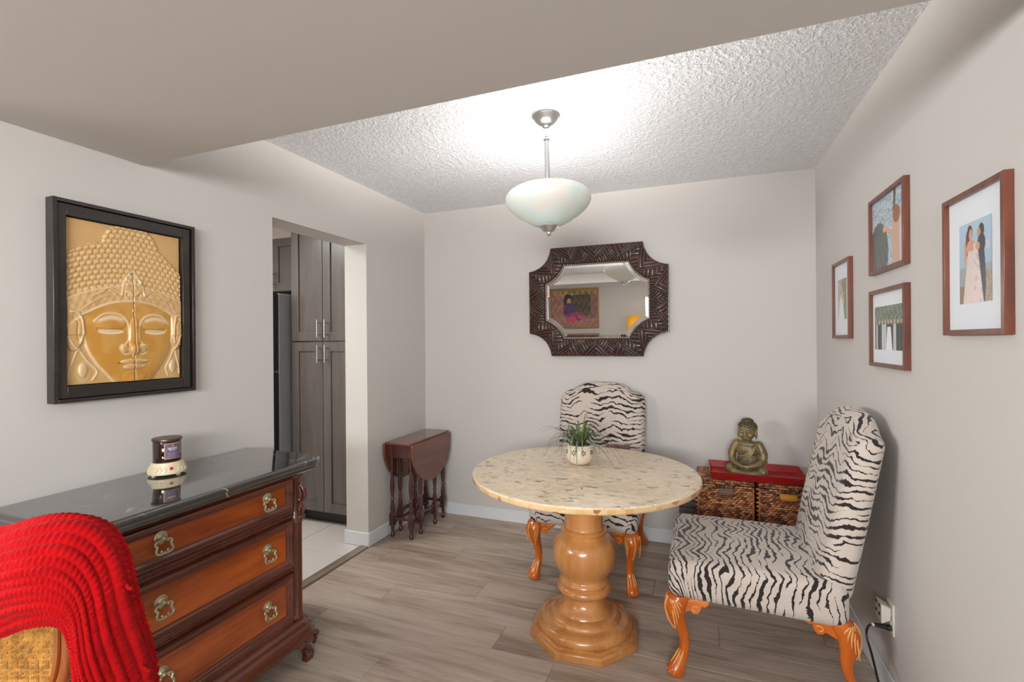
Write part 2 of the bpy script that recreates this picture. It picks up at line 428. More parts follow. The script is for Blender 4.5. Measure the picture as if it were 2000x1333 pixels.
M_BEAD = plain('pale_bead_trim', rgb(196, 176, 156), 0.4, 0.3)
def amber():
    t = NT('amber_glass'); t.set(col=rgb(44, 22, 14), rough=0.06, spec=0.6, coat=0.5); return t.m
M_AMBER = amber()
M_PRINT = attr_mat('printed_picture', 'paint', 0.35)
M_LEAF = attr_mat('grassy_leaf', 'paint', 0.45)
M_RELIEF = attr_mat('gold_painted_relief', 'paint', 0.42, 0.1, 0.1)
M_MOSS = plain('green_moss', rgb(92, 104, 30), 0.9)
M_RED = plain('red_indicator', rgb(196, 20, 44), 0.3)
M_YELLOW = plain('yellow_paper', rgb(228, 158, 32), 0.6)
M_GREYSLAT = wood('dark_grey_slats', rgb(104, 96, 92), rgb(66, 60, 58), 0, 1.0, 0.5, 0.0)
M_BAG = plain('maroon_leather', rgb(92, 44, 42), 0.4)
M_CANE = wood('golden_rattan', rgb(206, 150, 66), rgb(132, 84, 30), 1, 3.0, 0.45, 0.0, 0.5)
M_CHAIRWOOD = wood('orange_brown_chair_frame', rgb(182, 104, 46), rgb(118, 56, 22), 2, 0.8, 0.18, 0.7)

def wbuild(mb, name, mats, parent=None, bevel=0.0, seg=2, angle=40):
    """vertices given in room coordinates, shifted into the (unrotated) parent's frame"""
    loc = Vector((0, 0, 0)); p = parent
    while p is not None: loc += p.location; p = p.parent
    if parent is not None: mb.xf(Matrix.Translation(-loc))
    return mb.build(name, mats, parent, bevel, seg, angle)

# ================================================================== SETTING
WT = 0.181                       # thickness of the left wall
DY0, DY1, DZ = 1.918, 2.690, 2.052
m = MB()
m.box(XL - WT, 0.62, 0, XL, DY0, ZC); m.box(XL - WT, DY1, 0, XL, YB + 0.15, ZC); m.box(XL - WT, DY0, DZ, XL, DY1, ZC)
struct(m.build('wall_left', M_WALL))
struct(B(XL - WT, YB, 0, XR + 0.15, YB + 0.15, ZC).build('wall_back', M_WALL))
m = MB(); x0, x1 = XR, XR + 0.15
m.box(x0, -3.2, 0, x1, -2.55, ZC); m.box(x0, -0.95, 0, x1, YB, ZC); m.box(x0, -2.55, 0, x1, -0.95, 1.32); m.box(x0, -2.55, 2.1, x1, -0.95, ZC)
struct(m.build('wall_right', M_WALL))
m = MB(); y0, y1 = -3.2, -3.05
m.box(-4.15, y0, 0, -0.75, y1, ZC); m.box(0.6, y0, 0, XR, y1, ZC); m.box(-0.75, y0, 0, 0.6, y1, 1.35); m.box(-0.75, y0, 2.1, 0.6, y1, ZC)
struct(m.build('wall_front', M_WALL))
m = MB(); x0, x1 = -4.15, -4.0
m.box(x0, -3.05, 0, x1, -2.35, ZC); m.box(x0, 0.15, 0, x1, YB + 0.15, ZC); m.box(x0, -2.35, 0, x1, 0.15, 1.52); m.box(x0, -2.35, 2.12, x1, 0.15, ZC)
struct(m.build('wall_far_left', M_WALL))
struct(B(-4.0, 0.62, 0, XL - WT, 0.72, ZC).build('wall_kitchen_front', M_KWALL))
struct(B(-4.0, YB, 0, XL - WT, YB + 0.15, ZC).build('wall_kitchen_back', M_KWALL))
struct(B(-4.15, -3.2, ZC, XR + 0.15, YB + 0.15, ZC + 0.08).build('ceiling', M_POP))
struct(B(XL, 0.15, ZS, XR, YS, ZC).build('ceiling_beam', M_WALL, bevel=0.004))
for i, (a, b) in enumerate((((-0.75, -3.17, 1.35), (0.6, -3.09, 2.1)), ((-4.13, -2.35, 1.52), (-4.05, 0.15, 2.12)), ((XR + .07, -2.55, 1.32), (XR + .13, -0.95, 2.1)))):  # made-up windows out of view, placed to go with the fill lights
    f = MB(); x0, y0, z0 = a; x1, y1, z1 = b; e = 0.05
    if i == 0:
        f.box(x0, y0, z0, x1, y1, z0 + e); f.box(x0, y0, z1 - e, x1, y1, z1); f.box(x0, y0, z0 + e, x0 + e, y1, z1 - e); f.box(x1 - e, y0, z0 + e, x1, y1, z1 - e); f.box((x0 + x1) / 2 - .02, y0, z0 + e, (x0 + x1) / 2 + .02, y1, z1 - e)
        g = B(x0 + e, -3.135, z0 + e, x1 - e, -3.13, z1 - e)
    else:
        f.box(x0, y0, z0, x1, y1, z0 + e); f.box(x0, y0, z1 - e, x1, y1, z1); f.box(x0, y0, z0 + e, x1, y0 + e, z1 - e); f.box(x0, y1 - e, z0 + e, x1, y1, z1 - e); f.box(x0, (y0 + y1) / 2 - .02, z0 + e, x1, (y0 + y1) / 2 + .02, z1 - e)
        g = B(x0 + .035, y0 + e, z0 + e, x0 + .04, y1 - e, z1 - e)
    fr = struct(f.build('window_%d' % (i + 1), M_TRIM))
    g.build('pane', NT('window_glass').set(col=(1, 1, 1, 1), rough=0.0, trans=1.0, ior=1.45).m, fr)

# floor: sub-base, individual planks where the photograph shows them, plain boards beyond
FL = struct(B(-4.15, -3.2, -0.12, XR + 0.15, YB + 0.15, -0.011).build('floor', plain('subfloor', rgb(92, 82, 72), 0.9)))
PW, PL = 0.181, 1.22
pm = {}
def plank_mesh(L):
    k = round(L, 3)
    if k not in pm:
        g, c = 0.0006, 0.0009; a, b, W = g, L - g, PW
        lo = [(a, g, -.0108), (b, g, -.0108), (b, W - g, -.0108), (a, W - g, -.0108)]
        md = [(x, y, -c) for x, y, z in lo]
        tp = [(a + c, g + c, 0), (b - c, g + c, 0), (b - c, W - g - c, 0), (a + c, W - g - c, 0)]
        pm[k] = MB().loft([lo, md, tp]).mesh('plank', M_PLANK, 20)
    return pm[k]
X0, X1 = XL + 0.012, XR
y = YB - PW; row = 0
offs = [0.35, 0.86, 0.12, 0.60, 1.05, 0.28, 0.75, 0.02, 0.95, 0.45]
while y > 0.25:
    x = X0 - offs[row % 10]
    while x < X1 - 0.02:
        a, b = max(x, X0), min(x + PL, X1)
        if b - a > 0.02:
            o = link('plank', plank_mesh(b - a), FL); o.location = (a, y, 0)
        x += PL
    y -= PW; row += 1
YP = y + PW
FB = MB(); FB.box(X0, -3.05, -0.0108, XR, YP, -0.0005); FB.box(-4.0, -3.05, -0.0108, X0, 0.62, -0.0005)
FB.build('floor_boards', M_PLANK, FL)
KF = struct(B(-4.0, 0.72, -0.0108, XL - WT + 0.115, YB, -0.006).build('floor_kitchen', M_GROUT))
tm = MB().loft([[(0.002, .002, -.006), (.448, .002, -.006), (.448, .448, -.006), (.002, .448, -.006)], [(0.002, .002, -.001), (.448, .002, -.001), (.448, .448, -.001), (.002, .448, -.001)],
               [(0.004, .004, 0.0), (.446, .004, 0.0), (.446, .446, 0.0), (.004, .446, 0.0)]]).mesh('tile', M_TILE, 20)
for i in range(4):
    for j in range(6):
        o = link('tile', tm, KF); o.location = (-2.151 - 0.45 * (i + 1), 3.42 - 0.45 * (j + 1), 0)
struct(MB().prism([(XL + 0.010, 0.0), (XL + 0.004, 0.009), (XL - 0.05, 0.009), (XL - 0.066, 0.001), (XL - 0.066, -0.0105), (XL + 0.010, -0.0105)], DY0 + 0.001, DY1 - 0.001, 1).build('trim_1', M_STRIP))
# baseboards
BH = 0.095
def bboard(name, pts):
    """pts: (x0,y0,x1,y1) boxes"""
    mm = MB()
    for q in pts: mm.box(q[0], q[1], 0.0005, q[2], q[3], BH)
    return struct(mm.build(name, M_TRIM, bevel=0.004))
bboard('baseboard_back', [(XL, YB - 0.012, XR, YB)])
bboard('baseboard_left', [(XL, DY1 + 0.0, XL + 0.012, YB - 0.012)])
bboard('baseboard_jamb', [(XL - WT - 0.012, DY1 - 0.012, XL + 0.012, DY1)])
bboard('baseboard_left_front', [(XL, 0.62, XL + 0.012, DY0)])
bboard('baseboard_right', [(XR - 0.012, -3.05, XR, YB - 0.012)])

# ================================================================== KITCHEN beyond the doorway
def shaker(mm, x0, x1, z0, z1, yf, st=0.07):
    """door facing -Y with front at yf"""
    mm.box(x0, yf, z0, x0 + st, yf + 0.02, z1); mm.box(x1 - st, yf, z0, x1, yf + 0.02, z1)
    mm.box(x0 + st, yf, z0, x1 - st, yf + 0.02, z0 + st); mm.box(x0 + st, yf, z1 - st, x1 - st, yf + 0.02, z1)
    mm.box(x0 + st, yf + 0.010, z0 + st, x1 - st, yf + 0.02, z1 - st)
    return mm
def bar_handle(x, yf, z0, z1, parent):
    h = MB(); L = 0.034
    h.tube([(x, yf - L, z0), (x, yf - L, z1)], 0.006, 10)
    e = (z1 - z0) * 0.17
    for z in (z0 + e, z1 - e): h.tube([(x, yf - L, z), (x, yf, z)], 0.005, 8)
    return wbuild(h, 'handle', M_STEEL, parent)
YPAN = 2.88
pan = thing('pantry_cabinet', 'tall charcoal pantry cabinet with two pairs of doors beyond the doorway', 'cabinet', (-2.635, YPAN + 0.3, 0))
wbuild(B(-2.94, YPAN + 0.022, 0.105, -2.33, YB - .004, 2.36), 'body', M_CAB, pan)
wbuild(B(-2.90, YPAN + 0.085, 0.0, -2.33, YB - .004, 0.105), 'toe_kick', M_TOE, pan)
for (z0, z1) in ((0.105, 1.390), (1.400, 2.355)):
    for k, (x0, x1) in enumerate(((-2.939, -2.6375), (-2.6325, -2.331))):
        d = wbuild(shaker(MB(), x0, x1, z0, z1, YPAN), 'door', M_CAB, pan, bevel=0.0012)
        hx = x1 - 0.022 if k == 0 else x0 + 0.042
        if z0 > 1: bar_handle(hx, YPAN, 1.425, 1.56, d)
        else: bar_handle(hx, YPAN, 1.235, 1.37, d)
YU = 3.08
upc = thing('wall_cabinet', 'small charcoal wall cabinet above the fridge beyond the doorway', 'cabinet', (-3.35, YU + 0.15, 1.84))
wbuild(B(-3.76, YU + 0.022, 1.82, -2.945, YB - .004, 2.268), 'body', M_CAB, upc)
for k, (x0, x1) in enumerate(((-3.759, -3.3575), (-3.3535, -2.946))):
    d = wbuild(shaker(MB(), x0, x1, 1.822, 2.266, YU), 'door', M_CAB, upc, bevel=0.0012)
    bar_handle((x1 - 0.03) if k == 0 else x0 + 0.04, YU, 1.86, 1.99, d)
struct(B(-4.0, YU + 0.03, 2.27, -2.945, YB, ZC).build('trim_2', M_KWALL))
fr = thing('fridge', 'tall grey fridge with dark doors beside the pantry cabinet', 'fridge', (-3.38, 3.05, 0))
wbuild(B(-3.79, 2.787, 0.02, -2.970, YB - 0.01, 1.765), 'body', M_FRIDGE, fr, bevel=0.006)
for (z0, z1) in ((0.06, 1.16), (1.175, 1.765)):
    d = wbuild(B(-3.79, 2.722, z0, -2.970, 2.784, z1), 'door', M_FRIDGED, fr, bevel=0.008)
    h = MB(); h.tube([(-3.72, 2.687, z0 + 0.1), (-3.72, 2.687, z1 - 0.1)], 0.010, 8)
    for z in (z0 + 0.12, z1 - 0.12): h.tube([(-3.72, 2.687, z), (-3.72, 2.723, z)], 0.008, 8)
    wbuild(h, 'handle', M_STEEL, d)
wbuild(B(-3.77, 2.86, 0.0, -2.99, YB - 0.03, 0.02), 'base', M_BLACK, fr)

# ================================================================== DINING TABLE
TX, TY, TZ, TR = -0.508, 2.262, 0.770, 0.528
tb = thing('dining_table', 'round stone-topped dining table on a turned honey wood pedestal', 'table', (TX, TY, 0))
m = MB()
m.lathe([(TR - 0.012, TZ - 0.030), (TR - 0.003, TZ - 0.028), (TR, TZ - 0.022), (TR, TZ - 0.006)], 128, cap1=False)
m.cur = 1
m.lathe([(TR, TZ - 0.006), (TR - 0.003, TZ - 0.001), (TR - 0.008, TZ)], 128, cap0=False)
m.build('tabletop', [M_EDGE, M_BRECCIA], tb, angle=60)
# pedestal: octagonal plinth, then turned column
PR = [(0.218, 0.046), (0.222, 0.056), (0.220, 0.070), (0.206, 0.084), (0.190, 0.089), (0.172, 0.090), (0.168, 0.094), (0.166, 0.100), (0.158, 0.110), (0.142, 0.116), (0.130, 0.118), (0.128, 0.124),
      (0.118, 0.136), (0.104, 0.150), (0.096, 0.168), (0.094, 0.184), (0.097, 0.194), (0.108, 0.199), (0.120, 0.204), (0.127, 0.214), (0.127, 0.226), (0.121, 0.236), (0.111, 0.241), (0.112, 0.247), (0.118, 0.253),
      (0.116, 0.262), (0.108, 0.268), (0.106, 0.276), (0.119, 0.296), (0.135, 0.322), (0.146, 0.352), (0.150, 0.385), (0.147, 0.415), (0.137, 0.440), (0.122, 0.458), (0.106, 0.468), (0.100, 0.474), (0.102, 0.482),
      (0.109, 0.487), (0.110, 0.495), (0.104, 0.501), (0.094, 0.505), (0.090, 0.520), (0.090, 0.560), (0.094, 0.590), (0.104, 0.620), (0.122, 0.650), (0.150, 0.675), (0.19, 0.695), (0.21, 0.71), (0.21, 0.741)]
MB().lathe(PR, 64).build('pedestal', M_HONEY, tb, angle=50)
def octa(r): return [(r * math.cos(2 * PI * (k + 0.5) / 8 + 0.10), r * math.sin(2 * PI * (k + 0.5) / 8 + 0.10)) for k in range(8)]
m = MB(); m.loft([[(x, y, z) for x, y in octa(r)] for r, z in ((0.262, 0.0), (0.264, 0.030), (0.258, 0.037), (0.246, 0.040), (0.240, 0.046))])
m.build('plinth', M_HONEY, tb, bevel=0.003)

# ================================================================== ZEBRA CHAIRS
def leg_parts(cx, cy, d, ztop, rake=0.0):
    """cabriole leg; (cx,cy) knee centre, d outward direction"""
    d = Vector((d[0], d[1], 0)).normalized(); s = Vector((-d.y, d.x, 0))
    prof = [(0.000, .346, .040, .040), (0.012, .325, .043, .042), (0.022, .295, .043, .040), (0.020, .262, .036, .034), (0.008, .225, .029, .028), (-0.008, .185, .0225, .022), (-0.018, .145, .0185, .019),
            (-0.016, .108, .0185, .019), (-0.004, .075, .023, .022), (0.012, .048, .030, .028), (0.022, .026, .033, .032), (0.020, .008, .031, .030), (0.016, .0, .026, .026)]
    P = bez([(a, b, 0) for a, b, _, _ in prof], 3); R1 = bez([(r, q, 0) for _, _, r, q in prof], 3)
    rings = []
    for p, r in zip(P, R1):
        ring = []
        for k in range(16):
            a = 2 * PI * k / 16; c, sn = math.cos(a), math.sin(a); e = 0.75
            u = math.copysign(abs(c) ** e, c) * r.x; v = math.copysign(abs(sn) ** e, sn) * r.y
            q = Vector((cx, cy, 0)) + d * (p.x + u) + s * v; ring.append((q.x, q.y, max(0, p.y) * ztop / .346))
        rings.append(ring)
    m = MB(); m.loft(rings)
    c = MB()
    # carved acanthus strands over the knee, claw tendons on the foot
    for sd in (-1, 1):
        for k in range(5):
            q = []
            for i in range(9):
                t = i / 8
                aa = sd * (0.35 + 0.17 * k + 0.75 * math.sin(t * PI * 0.55))
                zz = .334 - t * (.030 + .022 * (4 - k))
                rr = .0445 - 0.006 * t * t
                off = 0.010 + 0.012 * math.sin(t * PI * 0.7)
                v = d * (off + rr * math.cos(aa)) + s * (rr * math.sin(aa)); q.append((cx + v.x, cy + v.y, zz * ztop / .346))
            c.tube(q, [0.0016 + 0.0016 * math.sin(PI * min(1, (i + 0.6) / 8.6)) for i in range(9)], 6)
        for k in (0.35, 1.0):
            q = []
            for i in range(7):
                t = i / 6; z = .105 - .085 * t; f = -.016 + .040 * t ** 1.2; r = .0185 + .0145 * t
                aa = sd * k; v = d * (f + r * math.cos(aa)) + s * (r * math.sin(aa)); q.append((cx + v.x, cy + v.y, z))
            c.tube(q, [0.0015, .003, .0035, .004, .004, .004, .002], 6)
    # drooping leaf along the front of the knee
    q = [(cx + d.x * a, cy + d.y * a, z) for a, z in ((.052, .33), (.064, .300), (.060, .262), (.044, .222), (.026, .195))]
    c.tube(bez(q, 3), 0.004, 6)
    for mm in (m, c):
        mm.v = [(x + d.x * rake * max(0, 1 - z / ztop) ** 1.3, y + d.y * rake * max(0, 1 - z / ztop) ** 1.3, z) for x, y, z in mm.v]
    return m, c
def bracket(cx, cy, u, ztop):
    """ear bracket running from the knee along direction u under the seat rail"""
    u = Vector((u[0], u[1], 0)); s = Vector((-u.y, u.x, 0))
    poly = [(0.0, ztop), (0.112, ztop), (0.110, ztop - .022), (0.094, ztop - .034), (0.084, ztop - .030), (0.078, ztop - .052), (0.066, ztop - .066), (0.050, ztop - .066), (0.040, ztop - .056), (0.0, ztop - .075)]
    r = []
    for w_ in (-.018, .018):
        r.append([(cx + u.x * a + s.x * w_, cy + u.y * a + s.y * w_, z) for a, z in poly])
    m = MB(); m.loft(r)
    c = MB()
    for w_ in (-.0195, .0195):
        pts = []
        for i in range(14):
            t = i / 13; a = 0.6 + 4.6 * t; rr = .015 * (1 - .65 * t)
            pts.append((cx + u.x * (.058 + rr * math.cos(a)) + s.x * w_, cy + u.y * (.058 + rr * math.cos(a)) + s.y * w_, ztop - .047 + rr * math.sin(a)))
        c.tube(pts, 0.0025, 6)
        pts = [(cx + u.x * a + s.x * w_, cy + u.y * a + s.y * w_, z) for a, z in ((.03, ztop - .018), (.06, ztop - .010), (.085, ztop - .014), (.104, ztop - .012))]
        c.tube(bez(pts, 4), 0.0022, 6)
    return m, c
def zebra_chair(label, loc, rz, xf_, xr_):
    t = thing('dining_chair', label, 'chair', loc, rz, 'zebra print dining chairs')
    zb, zt = 0.325, 0.480
    def sdef(p):
        x, y, z = p; f = (y + .32) / .64
        hw = xf_ + (xr_ - xf_) * f; k = (z + .0725) / .145
        x2 = x / .31 * hw * (1 - 0.02 * (1 - k))
        z2 = zb + (z + .0725) * 1.06
        z2 -= 0.018 * f * (1 - k)
        if k > 0.5: z2 += 0.026 * (1 - (x / .31) ** 2) * max(0, 1 - (y / .33) ** 2) * (k - 0.5) * 2
        return (x2, y, z2)
    def sfab(p):
        x, y, z = p; dz = (.0725 - z)
        front = max(0, min(1, (-y - .22) / .05)); side = max(0, min(1, (abs(x) - .25) / .03))
        return (x + math.copysign(dz, x) * side + 3.3 + loc[0], y - front * dz + 5.0, 0)
    m, fv = rbox(.31, .32, .0725, .042, 14, sdef, sfab)
    me = m.mesh('seat', M_ZEBRA, 70); put_attr(me, 'fab', fv); link('seat', me, t)
    H0, H1 = 0.385, 1.026; hh = (H1 - H0) / 2
    def bdef(p):
        x, y, z = p; k = (z + hh) / (2 * hh); f = 0.289 + 0.006 * math.sin(k * PI)
        x2 = x / .285 * f * (1.0 - 0.02 * (1 - k))
        a = abs(x) / .285
        z2 = H0 + (z + hh) + 0.074 * max(0, min(1, (k - .5) / .5)) ** 2 * (1 / (1 + math.exp((a - .66) * 12)) - 0.0) * (1 - 0.45 * a * a)
        th = 1.0 - 0.08 * k
        bul = 0.016 * (1 - a * a) * math.sin(min(1, k * 1.05) * PI) if y < 0 else 0
        y2 = 0.270 + (z2 - 0.38) * 0.192 + y * th - bul - 0.03 * k * k * 0
        return (x2, y2, z2)
    def bfab(p):
        x, y, z = p
        side = max(0, min(1, (abs(x) - .25) / .02))
        return (x + math.copysign(y + .055, x) * side + 1.7 + loc[1], z + hh + (y if z > hh - .03 else 0) * 0.8 + 9.0, 0)
    m, fv = rbox(.285, .058, hh, .050, 14, bdef, bfab)
    me = m.mesh('backrest', M_ZEBRA, 70); put_attr(me, 'fab', fv); link('backrest', me, t)
    kx, ky = xf_ - .045, -.275
    for sx, sy, dd in ((-1, -1, (-.55, -1)), (1, -1, (.55, -1)), (-1, 1, (-.12, 1)), (1, 1, (.12, 1))):
        if sy < 0: cx, cy = sx * kx, ky
        else: cx, cy = sx * (xr_ - .055), .283
        lm, cm = leg_parts(cx, cy, dd, zb + .012, .105 if sy > 0 else 0)
        for u in ((-sx, 0), (0, -sy)):
            bm_, bc = bracket(cx, cy, u, zb + .010); lm.add(bm_.v, bm_.f); cm.add(bc.v, bc.f)
        lg = lm.build('leg', M_LEG, t, angle=45)
        cv = stuff(cm.build('carving', M_CARVE, lg)); cv['label'] = 'pale rubbed carving'
    return t
zebra_chair('zebra print dining chair against the back wall under the mirror', (-0.615, 2.962, 0), 0, .316, .308)
zebra_chair('zebra print dining chair in profile with its back to the right wall', (0.203, 2.382, 0), -PI / 2, .316, .308)

# ================================================================== GATE-LEG TABLE in the corner
GX, GY, GZ = -1.952, 3.115, 0.682
gt = thing('drop_leaf_table', 'small dark drop-leaf gateleg table folded in the corner', 'table', (GX, GY, 0))
B(-.106, -.273, GZ - .018, .106, .273, GZ).build('tabletop', M_MAHOGTOP, gt, bevel=0.005, seg=3)
for sx in (-1, 1):
    xx = sx * 0.116
    pts = []
    for k in range(33):
        a = PI * k / 32
        yy = -0.272 * math.cos(a); zz = -0.300 * math.sin(a) ** 0.80
        pts.append((yy, GZ - .012 + zz))
    m = MB().prism(pts, xx - .008, xx + .008, 0)
    m.build('leaf', M_MAHOGTOP, gt, bevel=0.003)
m = MB()
m.box(-.075, -.235, GZ - .115, .075, -.215, GZ - .018); m.box(-.075, .215, GZ - .115, .075, .235, GZ - .018)
m.box(-.08, -.235, GZ - .115, -.062, .235, GZ - .018); m.box(.062, -.235, GZ - .115, .08, .235, GZ - .018)
m.build('apron', M_MAHOG, gt, bevel=0.002)
def sq(mm, x, y, z0, z1, h):
    c = h * .72
    mm.loft([[(x + a * c, y + b * c, z0) for a, b in ((-1, -1), (1, -1), (1, 1), (-1, 1))], [(x + a * h, y + b * h, z0 + .008) for a, b in ((-1, -1), (1, -1), (1, 1), (-1, 1))],
             [(x + a * h, y + b * h, z1 - .008) for a, b in ((-1, -1), (1, -1), (1, 1), (-1, 1))], [(x + a * c, y + b * c, z1) for a, b in ((-1, -1), (1, -1), (1, 1), (-1, 1))]])
def turned(x, y, ztop, foot=True):
    mm = MB()
    mm.lathe([(.008, 0), (.014, .006), (.0165, .018), (.013, .030), (.009, .040), (.011, .050), (.013, .062), (.010, .082)] if foot else [(.010, 0), (.013, .02), (.011, .05), (.010, .082)], 14, (x, y, 0))
    sq(mm, x, y, .078, .175, .0165)
    mm.lathe([(.011, .172), (.015, .185), (.0165, .205), (.013, .235), (.009, .258), (.014, .265), (.014, .272), (.009, .280), (.0135, .31), (.0165, .345), (.0155, .385), (.011, .43), (.009, .452), (.0145, .459), (.0145, .467), (.009, .475),
              (.012, .50), (.014, .53), (.011, .555), (.012, .570)], 14, (x, y, 0))
    sq(mm, x, y, .565, ztop, .0165)
    return mm
for sx in (-1, 1):
    for sy in (-1, 1):
        turned(sx * .078, sy * .225, GZ - .02).build('leg', M_MAHOG, gt)
for sx in (-1, 1):      # folded gates
    for yy in (-.115, .085):
        turned(sx * .087, yy, GZ - .10, True).build('gate_leg', M_MAHOG, gt)
def stretch(mm, a, b):
    a, b = Vector(a), Vector(b); n = 14
    R_ = [.007, .008, .011, .012, .008, .012, .0115, .013, .0115, .012, .008, .012, .011, .008, .007]
    mm.tube([a.lerp(b, i / n) for i in range(n + 1)], R_, 10)
for sy in (-1, 1):
    m = MB(); stretch(m, (-.078, sy * .225, .135), (.078, sy * .225, .135)); m.build('stretcher', M_MAHOG, gt)
for sx in (-1, 1):
    m = MB(); stretch(m, (sx * .07, -.225, .105), (sx * .07, .225, .105)); m.build('stretcher', M_MAHOG, gt)
    m = MB(); stretch(m, (sx * .087, -.115, .150), (sx * .087, .085, .150)); m.build('stretcher', M_MAHOG, gt)

# ================================================================== DRESSER
DR = thing('dresser', 'carved cherry three-drawer dresser with a black marble top', 'dresser', (-1.85, 1.26, 0))
DXB, DXF = XL + 0.020, -1.617     # back, front of the carcass
CY0, CY1 = 0.845, 1.660
def outline(xf, y0, y1, r, n=8, xb=DXB):
    p = [(xb, y0), (xf - r, y0)]
    p += [(xf - r + r * math.sin(PI / 2 * k / n), y0 + r - r * math.cos(PI / 2 * k / n)) for k in range(1, n)]
    p += [(xf, y0 + r), (xf, y1 - r)]
    p += [(xf - r + r * math.cos(PI / 2 * k / n), y1 - r + r * math.sin(PI / 2 * k / n)) for k in range(1, n)]
    p += [(xf - r, y1), (xb, y1)]
    return p
def moulding(prof, xf, y0, y1, r):
    """prof: (offset, z)"""
    return MB().loft([[(x, y, z) for x, y in outline(xf + o, y0 - o, y1 + o, r + o)] for o, z in prof])
# top slab with ogee edge
tp = moulding([(-.004, .834), (.008, .836), (.014, .842), (.016, .850), (.014, .857), (.019, .862), (.021, .869), (.018, .877), (.012, .880), (.006, .8805)], DXF + .026, .822, 1.726, .07)
tp.xf(Matrix.Translation((0, 0, -.0065)))
wbuild(tp, 'stone_top', M_STONE, DR, angle=50)
wbuild(moulding([(.0, .806), (.004, .812), (.004, .816), (.010, .819), (.018, .824), (.024, .828), (.024, .8275)], DXF, CY0 - .004, CY1 + .012, .045), 'cornice', M_DRESS, DR, angle=50)
m = MB()
# carcass with cut-away front corners
m.prism([(DXB, CY0), (DXF - .05, CY0), (DXF - .05, CY0 + .02), (DXF - .012, CY0 + .055), (DXF - .012, CY1 - .075), (DXF - .05, CY1 - .03), (DXF - .05, CY1), (DXB, CY1)], .17, .825)
for (z0, z1) in ((.814, .82), (.638, .674), (.409, .440), (.182, .211)):      # rails between the drawers
    m.box(DXF - .02, CY0 + .055, z0, DXF - .002, CY1 - .075, z1)
wbuild(m, 'carcass', M_DRESSV, DR, bevel=0.002)
m = MB()
for z in (.656, .4245):
    for o in (-.008, .008): m.tube([(DXF - .001, CY0 + .056, z + o), (DXF - .001, CY1 - .076, z + o)], .0035, 8)
wbuild(m, 'bead_moulding', M_DRESS, DR)
DW0, DW1 = 0.902, 1.572
def ringrect(mm, prof, y0, y1, z0, z1, xf):
    rings = []
    for ins, hgt in prof:
        rings.append([(xf + hgt, y0 + ins, z0 + ins), (xf + hgt, y1 - ins, z0 + ins), (xf + hgt, y1 - ins, z1 - ins), (xf + hgt, y0 + ins, z1 - ins)])
    n0 = len(mm.v); mm.loft(rings, True, False, False); return mm
def bail_pull(yc, zc, xf, parent):
    m = MB()
    # rosette
    ros = MB(); ros.lathe([(.021, 0), (.0215, .003), (.017, .005), (.015, .004), (.011, .006), (.008, .011), (.004, .012)], 20)
    ros.xf(Matrix.Translation((xf, yc, zc + .014)) @ Matrix.Rotation(PI / 2, 4, 'Y')); m.add(ros.v, ros.f)
    # lobed ring
    pts = []
    for k in range(48):
        a = 2 * PI * k / 48
        r = .0225 + .0042 * math.cos(2 * a) - .0028 * math.cos(4 * a)
        yy = 1.38 * r * math.sin(a); zz = -r * math.cos(a) * 1.0
        if zz > 0: zz *= .72
        pts.append((xf + .012 + .006 * (1 - zz / .03), yc + yy, zc - .008 + zz))
    m.tube(pts, [.0032 + .0012 * abs(math.sin(2 * PI * k / 48)) for k in range(48)], 8, loop=True)
    for a in (-.010, 0, .010): m.ball((xf + .020, yc + a, zc - .031 + (.006 if a else .0)), .0052, 8, 6)
    m.ball((xf + .014, yc, zc + .012), .007, 10, 8)
    for sgn in (-1, 1): m.ball((xf + .017, yc + sgn * .013, zc + .004), .004, 8, 6)
    wbuild(m, 'handle', M_BRASS, parent)
for (z0, z1, hz) in ((.674, .814, 0), (.440, .638, 0), (.211, .409, 0)):
    m = MB(); m.box(DXF - .012, DW0 + .003, z0 + .003, DXF + .002, DW1 - .003, z1 - .003)
    ringrect(m, [(0, -.006), (0, .010), (.003, .0165), (.009, .0185), (.014, .0165), (.016, .013), (.020, .0115), (.023, .008), (.028, .004), (.032, .0028), (.034, .0025)], DW0, DW1, z0, z1, DXF)
    d = wbuild(m, 'drawer', M_DRESS, DR, angle=35)
    wbuild(B(DXF - .004, DW0 + .033, z0 + .033, DXF + .0045, DW1 - .033, z1 - .033), 'drawer_panel', M_DRESSF, d, bevel=0.001)
    for yy in (1.036, 1.446): bail_pull(yy, (z0 + z1) / 2 + .006, DXF + .0045, d)
